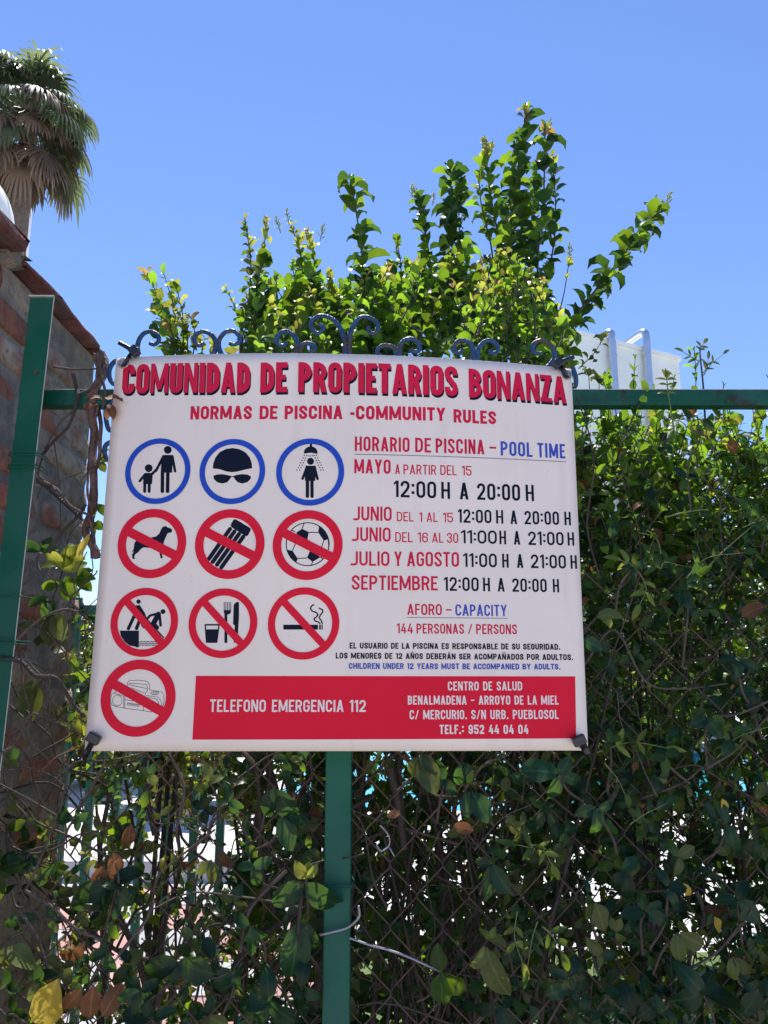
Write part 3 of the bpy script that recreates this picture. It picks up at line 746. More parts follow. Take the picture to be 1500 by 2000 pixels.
def glyph(ch, w, t):
    """polygons of a capital in a box w x 1 with stroke t"""
    a = t / 2; x0, x1, y0, y1 = a, w - a, a, 1 - a; r = min((w - t) / 2, .26); P = []
    st = lambda p, c=False: P.extend(stroke_polys(p, t, c))
    def bowl(xa, ya, yb, xr_, lead=True):   # D-like bowl between ya and yb from xa
        rr = min((yb-ya)/2, xr_-xa, .24)
        st([(0 if xa <= a else xa, yb), (xr_-rr, yb)] + arcp(xr_-rr, yb-rr, rr, rr, 90, 0)[1:] + arcp(xr_-rr, ya+rr, rr, rr, 0, -90) + [(0 if xa <= a else xa, ya)])
    acc = None
    if ch in '\u00d1\u00c1': acc = ch; ch = {'\u00d1': 'N', '\u00c1': 'A'}[ch]
    if ch == 'I': P.append(rect(0, t, 0, 1))
    elif ch in 'O0': st(arcp(x1-r, y1-r, r, r, 0, 90) + arcp(x0+r, y1-r, r, r, 90, 180) + arcp(x0+r, y0+r, r, r, 180, 270) + arcp(x1-r, y0+r, r, r, 270, 360), True)
    elif ch == 'C': st([(x1, .66)] + arcp(x1-r, y1-r, r, r, 0, 90) + arcp(x0+r, y1-r, r, r, 90, 180) + arcp(x0+r, y0+r, r, r, 180, 270) + arcp(x1-r, y0+r, r, r, 270, 360) + [(x1, .34)])
    elif ch == 'G': st([(x1, .68)] + arcp(x1-r, y1-r, r, r, 0, 90) + arcp(x0+r, y1-r, r, r, 90, 180) + arcp(x0+r, y0+r, r, r, 180, 270) + arcp(x1-r, y0+r, r, r, 270, 360) + [(x1, .5)]); P.append(rect(w*.52, w, .42, .42 + t*.85))
    elif ch == 'U': st([(x0, 1)] + arcp(x0+r, y0+r, r, r, 180, 270) + arcp(x1-r, y0+r, r, r, 270, 360) + [(x1, 1)])
    elif ch == 'J': st([(x1, 1)] + arcp(x1-r, y0+r, r, r, 360, 270) + [(0, y0)])
    elif ch == 'D': P.append(rect(0, t, 0, 1)); bowl(x0, y0, y1, x1)
    elif ch in 'PR':
        P.append(rect(0, t, 0, 1)); bowl(x0, .46, y1, x1)
        if ch == 'R': P.append(para(x1, w*.56, t*1.02, 0, .5))
    elif ch == 'B': P.append(rect(0, t, 0, 1)); bowl(x0, .52, y1, x1 - t*.12); bowl(x0, y0, .52, x1)
    elif ch in 'LEF':
        P.append(rect(0, t, 0, 1))
        if ch in 'LE': P.append(rect(0, w, 0, t*.95))
        if ch in 'EF': P.append(rect(0, w, 1-t*.95, 1)); P.append(rect(0, w*.86, .5-t*.42, .5+t*.42))
    elif ch == 'H': P += [rect(0, t, 0, 1), rect(w-t, w, 0, 1), rect(0, w, .5-t*.45, .5+t*.45)]
    elif ch == 'T': P += [rect(w/2-a, w/2+a, 0, 1), rect(0, w, 1-t*.95, 1)]
    elif ch == 'A': P += [para(t*.53, w/2, t*1.06), para(w-t*.53, w/2, t*1.06), rect(w*.22, w*.78, .2, .2 + t*.8)]
    elif ch == 'V': P += [para(w/2, t*.53, t*1.06), para(w/2, w-t*.53, t*1.06)]
    elif ch == 'Y': P += [rect(w/2-a, w/2+a, 0, .5), para(w/2, t*.53, t*1.05, .42, 1), para(w/2, w-t*.53, t*1.05, .42, 1)]
    elif ch == 'M': P += [rect(0, t*.95, 0, 1), rect(w-t*.95, w, 0, 1), para(w/2, t*.5, t, .12, 1), para(w/2, w-t*.5, t, .12, 1)]
    elif ch == 'N': P += [rect(0, t*.95, 0, 1), rect(w-t*.95, w, 0, 1), para(w-t*.56, t*.56, t*1.1)]
    elif ch == 'Z': P += [rect(0, w, 0, t*.95), rect(0, w, 1-t*.95, 1), para(t*.62, w-t*.62, t*1.2)]
    elif ch == 'S':
        st([(x1, .70)] + arcp(x1-r, y1-r, r, r, 0, 90) + arcp(x0+r, y1-r, r, r, 90, 180) + arcp(x0+r, .74, r, .18, 180, 245, 4) + [(w*.5, .5)] + arcp(x1-r, .26, r, .18, 65, 0, 4) + arcp(x1-r, y0+r, r, r, 0, -90) + arcp(x0+r, y0+r, r, r, 270, 180) + [(x0, .30)])
    elif ch == '1': P += [rect(w-t, w, 0, 1), [(w-t, 1), (w-t, .83), (0, .74), (0, .86)]]
    elif ch == '2': st([(x0, .70)] + arcp(x0+r, y1-r, r, r, 180, 90) + arcp(x1-r, y1-r, r, r, 90, 0) + [(x1, .64), (x1 - (x1-x0)*.16, .5), (x0 + .01, t*.7)]); P.append(rect(0, w, 0, t*.95))
    elif ch == '3': st([(x0, .74)] + arcp(x0+r, y1-r, r, r, 180, 90) + arcp(x1-r, y1-r, r, r, 90, 0) + [(x1, .64), (w*.6, .53)]); st([(w*.6, .53), (x1, .42)] + arcp(x1-r, y0+r, r, r, 0, -90) + arcp(x0+r, y0+r, r, r, 270, 180) + [(x0, .26)]); P.append(rect(w*.36, w*.68, .53-t*.4, .53+t*.4))
    elif ch == '4': P += [rect(w*.56, w*.56+t, 0, .62), para(t*.4, w*.56, t, .2, 1), rect(0, w, .2, .2 + t*.9)]
    elif ch == '5': P += [rect(0, w, 1-t*.95, 1), rect(0, t, .5, 1)]; st([(x0, .56), (x1-r, .6)] + arcp(x1-r, .6-r, r, r, 90, 0)[1:] + arcp(x1-r, y0+r, r, r, 0, -90) + arcp(x0+r, y0+r, r, r, 270, 180) + [(x0, .26)])
    elif ch in '69':
        Q = [(x1, .72)] + arcp(x1-r, y1-r, r, r, 0, 90) + arcp(x0+r, y1-r, r, r, 90, 180) + arcp(x0+r, y0+r, r, r, 180, 270) + arcp(x1-r, y0+r, r, r, 270, 360) + arcp(x1-r, .56-r, r, r, 0, 90) + [(x0, .55)]
        if ch == '9': Q = [(w - x, 1 - y) for x, y in Q]
        st(Q)
    elif ch == '.': P.append(rect(0, t*1.1, 0, t*1.15))
    elif ch == ':': P += [rect(0, t*1.1, .22, .22+t*1.1), rect(0, t*1.1, .66, .66+t*1.1)]
    elif ch == '-': P.append(rect(0, w, .32, .32 + t*.9))
    elif ch == '\u2013': P.append(rect(0, w, .42, .42 + t*.85))
    elif ch == '/': P.append(para(t*.4, w-t*.4, t*.8))
    if acc == '\u00d1': P.append([(w*.1, 1.07), (w*.4, 1.12), (w*.6, 1.08), (w*.9, 1.13), (w*.9, 1.24), (w*.6, 1.19), (w*.4, 1.23), (w*.1, 1.18)])
    if acc == '\u00c1': P.append([(w*.4, 1.06), (w*.55, 1.06), (w*.8, 1.26), (w*.5, 1.26)])
    return P
def text_sets(s, x0, yb0, x1, yb1, yt0, yt1, t=.16, gap=.09, dx=0, dy=0, bold=False):
    """word from pixel (x0,yb0) to (x1,yb1) on its baseline, cap tops at yt0, yt1"""
    lean = .085
    h0, h1 = yb0 - yt0, yb1 - yt1
    cx0 = (x0 - 750) * 1.15e-4; cx1 = (x1 - 750) * 1.15e-4
    A, B, C, D = [np.array(q) for q in px2s([(x0+dx, yb0+dy), (x1+dx, yb1+dy), (x1 - cx1*h1 + dx, yt1+dy), (x0 - cx0*h0 + dx, yt0+dy)])]
    Lh = np.linalg.norm(D - A); Ll = np.linalg.norm(B - A) / ((Lh + np.linalg.norm(C - B)) / 2)
    ks = sum(CW.get(c, (1, 0))[0] for c in s.replace('\u00d1', 'N').replace('\u00c1', 'A')); cs = sum(CW.get(c, (1, 0))[1] for c in s) * t
    w = (Ll - cs - gap * (len(s) - 1)) / max(ks, 1e-6) if ks else 0
    if ks == 0: w = .4
    x = 0; sets = []
    for c in s:
        cc = {'\u00d1': 'N', '\u00c1': 'A'}.get(c, c); k = CW.get(cc, (1, 0)); gw = k[0] * w + k[1] * t
        if c != ' ':
            polys = glyph(c, gw, t * ({'M': .70, 'N': .74, 'A': .80, 'O': .93, 'Z': .85, 'R': .93, 'B': .9, 'S': .9}.get(cc, 1) if bold else 1)); out = []
            for p in polys:
                q = []
                for (gx, gy) in p:
                    f = (x + gx) / Ll; bse = A + (B - A) * f; tp = D + (C - D) * f; q.append(tuple(bse + (tp - bse) * gy))
                out.append(q)
            sets.append(union(out))
        x += gw + gap
    return sets
def words(lst, m, t, gap=.09, off=L1, **k):
    for wd_ in lst:
        add_print('lettering', text_sets(wd_[0], *wd_[1:], t=t, gap=gap, **k), off, m, sign)
title = [('COMUNIDAD', 238,770,488,768,713,709), ('DE', 508,767.5,561,766.5,709,708), ('PROPIETARIOS', 582,766.5,894,774.5,708,717), ('BONANZA', 916,776.5,1106,788.5,720.5,737)]
words(title, M['black'], .195, .045, L1, dx=1.6, dy=4.8, bold=True)
words(title, M['redt'], .19, .05, L2, bold=True)
words([('NORMAS',372,820,492,819.5,794,793), ('DE',507,819.5,542,819.3,793,793), ('PISCINA',556,819.3,669,819.3,793,792.5), ('-COMMUNITY',684,819.8,870,823,792.5,797), ('RULES',886,825.5,969,829.5,799.5,804)], M['redt'], .21, .10)
words([('HORARIO',693,881,800,883.5,853,855), ('DE',811,883.5,842,884.5,855.3,856.2), ('PISCINA',851,884.7,946,888,856.5,859.5), ('\u2013',956,888.4,969,889,860,860.6)], M['redt'], .155, .11)
words([('POOL',978,890,1040,893.2,862,864.8), ('TIME',1050,893.6,1104,896,865.3,868)], M['bluet'], .155, .12)
words([('MAYO',692,924.5,763,926,897,898.2)], M['redt'], .16, .10)
words([('A',772,926.2,781,926.5,907,907.3), ('PARTIR',788,926.6,852,928,907.5,908.6), ('DEL',860,928,892,928.8,908.8,909.5), ('15',902,929,921,929.6,910,910.5)], M['redt'], .125, .12)
words([('12:00',769,971,852,974,939,941), ('H',862,974.3,879,975,941.4,942), ('A',898,975.6,915,976,942.6,943.2), ('20:00',932,976.5,1016,978.6,944,946.5), ('H',1027,978.8,1043,979.4,946.8,947.5)], M['black'], .15, .12)
words([('JUNIO',690,1016.6,765,1018,989.6,990)], M['redt'], .15, .10)
words([('DEL',775,1018,808,1019,1000,1000.6), ('1',819,1019.2,824.5,1019.4,1000.8,1001), ('AL',833,1019.5,855,1020,1001,1001.4), ('15',865,1020.3,885,1020.8,1001.6,1002)], M['redt'], .125, .12)
words([('12:00',894.5,1021,960,1022.5,994.6,996.2), ('H',969,1022.8,983,1023.2,996.4,996.8), ('A',997,1023.6,1010,1024,997.2,997.6), ('20:00',1024.5,1024.2,1092,1025.8,998,999.4), ('H',1102.6,1026,1115,1026.4,999.6,1000)], M['black'], .15, .12)
words([('JUNIO',687.5,1057,763,1058.5,1030,1030.6)], M['redt'], .15, .10)
words([('DEL',772,1058.8,806,1059.4,1039.5,1040), ('16',816,1059.5,836,1060,1040,1040.4), ('AL',844,1060,866,1060.4,1040.5,1041), ('30',873,1060.5,895,1061,1041,1041.4)], M['redt'], .125, .12)
words([('11:00',900,1061.4,970.5,1062.8,1035.6,1036.4), ('H',975.5,1063,988.5,1063.4,1036.6,1037), ('A',1003.6,1063.8,1016,1064.2,1037.4,1037.8), ('21:00',1032,1064.6,1101,1065.6,1038.2,1039.4), ('H',1108.7,1065.8,1121.6,1066.2,1039.6,1040)], M['black'], .15, .12)
words([('JULIO',685,1104.6,760.6,1106,1077,1077.4), ('Y',770,1106,785,1106.2,1077.5,1077.6), ('AGOSTO',795,1106.2,896.6,1107.4,1077.7,1078.6)], M['redt'], .15, .10)
words([('11:00',904.6,1107.4,970.5,1108.6,1080.6,1081.4), ('H',981,1108.8,993.5,1109,1081.6,1082), ('A',1009.7,1109.2,1022,1109.5,1082.4,1082.8), ('21:00',1037,1109.8,1105.5,1110.8,1083,1084.2), ('H',1114.5,1111,1127,1111.3,1084.4,1085)], M['black'], .15, .12)
words([('SEPTIEMBRE',687,1152,855,1153.6,1123.5,1125.6)], M['redt'], .155, .10)
words([('12:00',867,1154,935,1155,1127,1128), ('H',943.5,1155,957,1155.3,1128.2,1128.6), ('A',972,1155.5,985.6,1155.8,1129,1129.4), ('20:00',1000.7,1156,1068,1156.8,1129.6,1130.8), ('H',1080,1157,1092,1157.3,1131,1131.4)], M['black'], .15, .12)
words([('AFORO',795.5,1201,863,1201.8,1179.3,1180), ('\u2013',871,1202,882,1202,1180,1180)], M['redt'], .15, .11)
words([('CAPACITY',889.5,1202.6,990,1203.8,1180.4,1181.6)], M['bluet'], .15, .11)
words([('144',775,1237,806.7,1237.4,1217.6,1218), ('PERSONAS',813.5,1237.4,906.4,1238.2,1218,1218.8), ('/',914,1238.2,922.6,1238.3,1218.8,1219), ('PERSONS',930,1238.3,1009.7,1239,1219,1219.6)], M['redt'], .15, .11)
def line(s, x0, yb0, x1, yb1, yt0, yt1, m, t, gap=.1, sp=.5):
    add_print('lettering', text_sets(s, x0, yb0, x1, yb1, yt0, yt1, t=t, gap=gap), off=L2, m=m, parent=sign)
line('EL USUARIO DE LA PISCINA ES RESPONSABLE DE SU SEGURIDAD.', 683,1266.8,1093.6,1269.2,1255.2,1257.8, M['black'], .20, .12)
line('LOS MENORES DE 12 A\u00d1OS DEBER\u00c1N SER ACOMPA\u00d1ADOS POR ADULTOS.', 656,1286.2,1118.8,1289.5,1274.7,1278, M['black'], .20, .12)
line('CHILDREN UNDER 12 YEARS MUST BE ACCOMPANIED BY ADULTS.', 681.4,1306.4,1094,1307.8,1295,1296.6, M['bluet'], .20, .12)
line('TELEFONO EMERGENCIA 112', 410,1390.3,714.5,1390.3,1366,1367.2, M['white'], .155, .11)
line('CENTRO DE SALUD', 874.7,1348.5,1019.8,1348.5,1331,1331, M['white'], .16, .11)
line('BENALMADENA \u2013 ARROYO DE LA MIEL', 796.6,1376,1090.7,1376,1358.6,1358.4, M['white'], .16, .11)
line('C/ MERCURIO. S/N URB. PUEBLOSOL', 800,1404.7,1090.7,1404,1386.7,1386.2, M['white'], .16, .11)
line('TELF.: 952 44 04 04', 858.5,1433.5,1031.7,1433,1415.5,1415.2, M['white'], .18, .12)

# ---- pictograms
def ell(c, r, n=20): return [(c[0] + r * math.cos(2*math.pi*i/n), c[1] + r * math.sin(2*math.pi*i/n)) for i in range(n)]
def cap(a, b, w): return [ell(a, w/2, 12), ell(b, w/2, 12)] + stroke_polys([a, b], w)
def poly_strokes(pts, w, closed=False):
    out = []
    Q = pts + ([pts[0]] if closed else [])
    for a, b in zip(Q, Q[1:]): out += stroke_polys([a, b], w)
    for a in pts: out.append(ell(a, w/2, 8))
    return out
def pic(polys, ox, oy, sc):
    res = []
    for p in polys:
        q = px2s([(ox + x / sc, oy + y / sc) for x, y in p])
        ar = sum(q[i-1][0]*q[i][1] - q[i][0]*q[i-1][1] for i in range(len(q)))
        res.append(q if ar > 0 else q[::-1])
    return union(res)
PXM = .725 / 960
def ring_set(cx, cy, rpx, th, bar=None, barw=None):
    (c,) = px2s([(cx, cy)]); r = rpx * PXM * .985; w = th * PXM; n = 72; V, F = [], []
    polys = []
    for i in range(n):
        a0, a1 = 2*math.pi*i/n, 2*math.pi*(i+1)/n
        polys.append([(c[0]+(r-w)*math.cos(a0), c[1]+(r-w)*math.sin(a0)), (c[0]+r*math.cos(a0), c[1]+r*math.sin(a0)), (c[0]+r*math.cos(a1), c[1]+r*math.sin(a1)), (c[0]+(r-w)*math.cos(a1), c[1]+(r-w)*math.sin(a1))])
    if bar is not None:
        a = R(-bar); d = np.array([math.cos(a), math.sin(a)]) ; nn = np.array([-d[1], d[0]]) * (barw or th) * PXM / 2; e = d * (r - w * .5); C = np.array(c); k = 10
        for i in range(k):
            p = C - e + 2*e*i/k; q = C - e + 2*e*(i+1)/k
            polys.append([tuple(p - nn), tuple(q - nn), tuple(q + nn), tuple(p + nn)])
    return union(polys)
def pictogram(label, shapes, ox, oy, sc, ring, blue=False, m=None):
    o = add_print('pictogram', [pic(shapes, ox, oy, sc)], L1, m or M['black'], sign, label)
    r = add_print('ring', [ring_set(*ring)], L3, M['blue'] if blue else M['red'], o)
adult = [ell((640,255),50), [(572,320),(708,320),(695,545),(550,545),(555,440)]] + cap((585,338),(490,520),34) + cap((700,340),(733,528),32) + cap((573,530),(571,782),46) + cap((641,530),(637,782),46)
child = [ell((397,488),50), [(345,548),(450,548),(440,690),(325,690),(330,610)]] + cap((352,565),(283,652),32) + cap((440,562),(490,512),34) + cap((348,680),(346,784),38) + cap((404,680),(403,784),38)
pictogram('adult holding a child by the hand in a blue ring', adult + child, 230, 840, 6.522, (308.5,920.5,68,11), True)
dome = [(175,365),(178,320),(200,260),(240,210),(300,180),(360,172),(425,182),(485,215),(525,265),(543,320),(545,362),(480,375),(400,395),(350,400),(300,392),(240,372)]
gog = [(178,435),(210,422),(260,418),(320,428),(345,436),(372,436),(400,425),(450,418),(500,422),(535,440),(530,465),(500,495),(450,507),(410,495),(385,470),(370,445),(350,445),(335,465),(310,495),(265,507),(215,495),(185,465)]
pictogram('swimming cap and goggles in a blue ring', [dome, gog], 380, 840, 4.839, (454,921.3,67,11), True)
sh = [rect(1090,1112,122,165), [(1035,225),(1035,200),(1050,175),(1075,160),(1100,157),(1125,160),(1150,178),(1162,200),(1162,228),(1100,216)], ell((1097,297),33), [(1052,338),(1145,338),(1152,400),(1140,482),(1045,482),(1040,400)]] + cap((1062,352),(1021,462),24) + cap((1136,352),(1163,464),24) + cap((1068,478),(1067,628),32) + cap((1110,478),(1111,628),32)
for (x0_, x1_) in ((1038,968),(1062,995),(1130,1193),(1152,1220)):
    for k in range(7): t_ = k/6; sh.append(ell((x0_ + (x1_-x0_)*t_, 242 + 138*t_), 6.5, 6))
for x_ in (1080, 1098, 1116): sh.append(ell((x_, 246), 6, 6))
pictogram('person under a shower in a blue ring', sh, 380, 840, 4.839, (606,922.2,69,11.3), True)
dog = [(640,290),(680,278),(710,300),(745,308),(762,330),(752,360),(705,368),(680,420),(655,480),(650,520),(625,600),(635,660),(643,685),(615,690),(600,620),(560,580),(480,558),(400,550),(370,565),(330,610),(290,640),(278,670),(290,695),(255,697),(250,640),(278,600),(245,612),(270,575),(280,500),(305,458),(360,430),(480,428),(560,410),(600,370),(620,320)]
pictogram('black dog in a red prohibition ring', [dog], 220, 985, 6.522, (297,1061.7,70,17,26.5,18))
mt_ = []
for a_, b_ in (((385,235),(184,518)), ((427,258),(222,545)), ((470,282),(262,572)), ((510,308),(303,597))): mt_ += cap(a_, b_, 39)
pl_ = [(432,163),(560,240),(538,282),(412,200)]; mt_ += [pl_] + poly_strokes(pl_, 42, True)
pictogram('inflatable air mattress in a red prohibition ring', mt_, 370, 985, 4.839, (449,1062.6,70,17,26.5,18))
ball = poly_strokes([(1118 + 203*math.cos(2*math.pi*i/36), 378 + 203*math.sin(2*math.pi*i/36)) for i in range(36)], 9, True)
ball += [[(1010,270),(1065,232),(1130,265),(1115,330),(1040,330)], [(1225,212),(1270,238),(1315,330),(1270,345),(1218,265)], [(920,430),(975,440),(1025,515),(1010,550),(955,510)], [(1140,440),(1240,500),(1165,545),(1112,505)]]
for a_, b_ in (((1065,232),(1085,182)),((1130,267),(1218,267)),((1270,345),(1248,412)),((975,440),(1003,370)),((1025,512),(1112,508)),((1165,545),(1152,580)),((970,245),(1000,262)),((1115,330),(1150,400)),((1248,412),(1140,440)),((1003,370),(1040,330)),((1313,335),(1318,430)),((1240,500),(1262,520))): ball += stroke_polys([a_, b_], 8)
pictogram('football in a red prohibition ring', ball, 370, 985, 4.839, (601,1064.6,70,17,26.5,18))
dv = [ell((333,165),20), ell((557,256),22), [(162,430),(337,430),(335,583),(322,585),(300,575),(250,566),(205,530),(172,480)], [(300,205),(345,195),(390,268),(412,322),(350,310)]] + cap((318,215),(300,300),36) + cap((292,300),(240,412),30) + cap((345,330),(315,410),32) + cap((515,280),(468,368),48) + cap((500,276),(440,292),22) + cap((440,292),(410,325),22) + cap((526,290),(535,382),24) + cap((470,370),(502,402),40) + cap((368,378),(385,398),26) + stroke_polys([(255,155),(565,497)], 12) + cap((450,478),(462,486),10)
for k in range(3):
    wv = [(325 + i*15.5, 531 + k*16 + (5 if i % 2 else -4)) for i in range(13)]
    dv += stroke_polys(wv, 6)
pictogram('person pushing another into the water in a red prohibition ring', dv, 200, 1140, 4.6875, (282.3,1215.3,67.5,14,47,14))
fd = [[(955,418),(1062,418),(1052,542),(948,542)], rect(938,1075,370,384)] + stroke_polys([(943,372),(955,540)], 12) + stroke_polys([(1070,372),(1048,540)], 12)
fd += stroke_polys([(1132,270),(1132,542)], 27) + [[(1113,243),(1180,243),(1176,268),(1160,282),(1120,282),(1114,268)]]
for x_ in (1117,1132,1147,1162,1177): fd += stroke_polys([(x_,168),(x_,250)], 6.5)
fd += [[(1203,200),(1212,180),(1235,167),(1252,170),(1252,300),(1238,542),(1203,540),(1214,385),(1198,370)]]
pictogram('glass, fork and knife in a red prohibition ring', fd, 200, 1140, 4.6875, (435.8,1217,68,14,46,14))
ck = [rect(385,980,708,792), rect(1002,1030,708,792), rect(1043,1062,708,792)] + poly_strokes([(910,362),(868,388),(850,430),(880,472),(950,498),(982,535),(955,575),(912,605),(932,645),(990,663),(1015,690)], 23) + poly_strokes([(1002,422),(1060,452),(1066,490),(1022,540),(1002,590),(1038,640),(1055,690)], 23)
pictogram('smoking cigarette in a red prohibition ring', ck, 510, 1140, 8.824, (593.2,1217.5,70.5,14,46,14))
rd = []
for pl, cl in (([(388,620),(392,545),(405,515),(430,500),(560,545),(562,702),(430,675),(400,655)],1), ([(475+64*math.cos(k*.35),600+72*math.sin(k*.35)) for k in range(18)],1), ([(575,545),(575,704)],0), ([(562,702),(820,735),(870,748),(935,752)],0), ([(822,735),(822,672)],0), ([(580,590),(700,610)],0), ([(405,515),(470,475),(560,490)],0),
    ([(608,412),(612,362),(645,335),(760,330),(870,345),(903,385),(905,460)],0), ([(628,400),(636,372),(760,378),(866,388),(880,450)],0), ([(640,390),(760,420),(870,440)],0), ([(660,430),(760,470),(840,500)],0), ([(905,458),(1065,488),(1092,520),(1098,600),(1078,690)],0), ([(845,520),(880,450)],0), ([(860,535),(1010,555),(1055,600),(1070,670)],0), ([(870,560),(980,575),(1020,610),(1030,660)],0),
    ([(975+55*math.cos(k*.5),502+24*math.sin(k*.5)) for k in range(13)],1), ([(975+30*math.cos(k*.6),502+12*math.sin(k*.6)) for k in range(11)],1), ([(610,632),(770,655),(765,680),(608,660)],1), ([(625,645),(755,664)],0)):
    rd += poly_strokes(pl, 5.5, bool(cl))
pictogram('thin line drawing of a portable radio in a red prohibition ring', rd, 160, 1280, 6.818, (270.3,1363,73.3,18.5,28,18))

# ---- grommets and cable ties
def torus(c, nrm, r, w, m, parent, name):
    nrm = Vector(nrm).normalized(); u = nrm.orthogonal().normalized(); v = nrm.cross(u)
    P = [c + u * r * math.cos(a) + v * r * math.sin(a) for a in np.linspace(0, 2*math.pi, 25)]
    return part(name, Tubes().add(P, w, w, 6, False).mesh(name, m), parent)
gp = [(242,710),(1106,733),(182,1442),(1132,1448)]
tl_ = [('black cable tie through the top left eyelet, tail up to the left', [(242,712),(250,700),(258,690),(268,684)], (262,686), (232,669)),
       ('black cable tie through the top right eyelet, tail up to the right', [(1106,735),(1099,722),(1092,712),(1084,706)], (1090,709), (1121,697)),
       ('black cable tie through the bottom left eyelet, pulled down to the left', [(184,1440),(180,1450),(173,1462),(166,1476)], (183,1442), (166,1478)),
       ('black cable tie through the bottom right eyelet, pulled down to the right', [(1130,1445),(1137,1452),(1142,1462),(1150,1474)], (1131,1446), (1147,1464))]
for k, (gx, gy) in enumerate(gp):
    (s_,) = px2s([(gx, gy)]); c = Vector(s2w([s_], .0016)[0])
    torus(c, (0, -1, 0), .0072, .0019, M['steel'], sign, 'grommet')
    hole = new_mesh('grommet_hole', [c + Vector((.0066*math.cos(a), -.0002, .0066*math.sin(a))) - Vector(OB) for a in np.linspace(0, 2*math.pi, 16, endpoint=False)], [tuple(range(16))], [M['tie'] if k > 1 else M['steel']])
    link('grommet_hole', hole, sign)
    lab, path, hd, tail = tl_[k]
    tie = empty('cable_tie', c, lab, 'cable tie', 'cable ties at the corners of the sign')
    P = [W(path[0][0], path[0][1], c.y + .0)] + [W(x, y, c.y - .008 + (.004 * i if i > 1 else 0)) for i, (x, y) in enumerate(path)] + [W(path[-1][0] + (4 if k in (0, 3) else -4), path[-1][1], c.y + .03)]
    part('strap', Tubes().add(spline(P, 5), .0052 if k < 2 else .0058, .0048, 8, flat=.4).mesh('strap', M['tie']), tie)
    h = W(hd[0], hd[1], c.y - .011)
    mm = Matrix.Translation(h) @ Matrix.Rotation((.9, -.7, .5, -.4)[k], 4, 'Y')
    hs = .0085 if k < 2 else .0095
    part('head', bevel_box('head', -hs, hs, -.005, .006, -.007, .007, M['tie'], .002, mm), tie)
    if k < 2:
        e = W(tail[0], tail[1], c.y - .004); part('tail', Tubes().add([h, h.lerp(e, .5) + Vector((0, -.002, 0)), e], .0038, .0034, 8, flat=.35).mesh('tail', M['tie']), tie)
    else:
        e = W(tail[0] + (-2 if k == 2 else 4), tail[1] + 6, c.y + .01); part('tail', Tubes().add([h, e], .0048, .0036, 8, flat=.5).mesh('tail', M['tie']), tie)

# ================================================================== PLANTS
# ---- tall privet behind the sign: right group
def pxp(lst, Y, dY=0): return [W(x, y, Y + dY * i / max(1, len(lst) - 1)) for i, (x, y) in enumerate(lst)]
P1 = Plant()
Yp = 1.95
P1.shoot(pxp([(1010,640),(1000,480),(1012,330),(1030,215)], Yp), 0.068,0.0181, .0045, 'mature', 'young', tipfrac=.1, mix=('dark', .35))
P1.shoot(pxp([(985,620),(975,480),(955,360),(948,275)], Yp + .1), 0.057,0.0172, .0035, 'mature', 'young', tipfrac=.15)
P1.shoot(pxp([(1060,690),(1050,520),(1062,380),(1064,245)], Yp - .08), 0.059,0.0206, .0035, 'dark', 'young', tipfrac=.08, mix=('mature', .5))
P1.shoot(pxp([(1035,620),(1040,450),(1045,330)], Yp + .15), 0.063,0.0206, .003, 'mature', 'mature', mix=('dark', .4))
P1.shoot(pxp([(990,600),(1000,500),(985,400)], Yp - .1), 0.059,0.0189, .003, 'mature', 'young', mix=('dark', .3))
P1.shoot(pxp([(1085,680),(1130,610),(1200,520),(1285,410)], Yp - .05), 0.064,0.0189, .004, 'dark', 'mature', tipfrac=.1, mix=('mature', .45), tipsize=.6)
P1.shoot(pxp([(1030,600),(1022,450),(1005,330),(1010,262)], Yp + .05), .058, .020, .003, 'mature', 'mature', mix=('dark', .4))
P1.shoot(pxp([(1045,640),(1078,500),(1085,400),(1078,300)], Yp + .12), .052, .021, .003, 'dark', 'young', tipfrac=.1, mix=('mature', .4))
P1.shoot(pxp([(960,620),(962,500),(940,400),(935,340)], Yp + .1), .052, .022, .003, 'mature', 'young', tipfrac=.15, mix=('fresh', .2))
P1.shoot(pxp([(1100,660),(1150,600),(1215,500),(1270,440)], Yp + .02), .052, .024, .003, 'dark', 'mature', tipfrac=.1, mix=('mature', .4))
P1.shoot(pxp([(890,600),(898,480),(893,350)], Yp + .05), .056, .021, .003, 'dark', 'mature', tipfrac=.05, mix=('mature', .5))
for q in ((942,290),(960,300),(1072,255),(805,385),(1250,440)): P1.panicle(W(q[0], q[1], Yp), (random.uniform(-.3,.3), 0, 1), .04)
P1.panicle(W(1283, 415, Yp - .05), (.0, 0, 1), .05); P1.panicle(W(1295, 410, Yp - .05), (.5, 0, 1), .06)
P1.shoot(pxp([(1080,650),(1100,580),(1113,500)], Yp - .1), 0.034,0.0430, .002, 'young', 'young', start=.7); P1.panicle(W(1113, 505, Yp - .1), (0, 0, 1), .045)
P1.shoot(pxp([(870,610),(885,470),(880,335)], Yp), 0.066,0.0189, .0035, 'mature', 'mature', tipsize=1, tipfrac=.05, mix=('dark', .5))
P1.shoot(pxp([(850,600),(835,480),(815,385)], Yp + .05), 0.059,0.0206, .0035, 'mature', 'mature', mix=('dark', .3), tipsize=.7)
P1.panicle(W(815, 395, Yp + .05), (-.2, 0, 1), .055); P1.panicle(W(845, 400, Yp), (.1, 0, 1), .04)
P1.leaf(W(880, 492, Yp - .1), (1, 0, .1), (0, -.5, 1), .045, 'yellow')
P1.shoot(pxp([(1130,720),(1160,690),(1185,650)], Yp - .3), 0.028,0.0258, .0012, 'olive', 'young')
bnd = [(430,600),(455,530),(520,480),(600,455),(700,490),(770,470),(850,450),(920,430),(1000,440),(1060,500),(1105,580),(1145,660)]
def topy(x):
    for (a, b), (c, d) in zip(bnd, bnd[1:]):
        if a <= x <= c: return b + (d - b) * (x - a) / (c - a)
    return 650
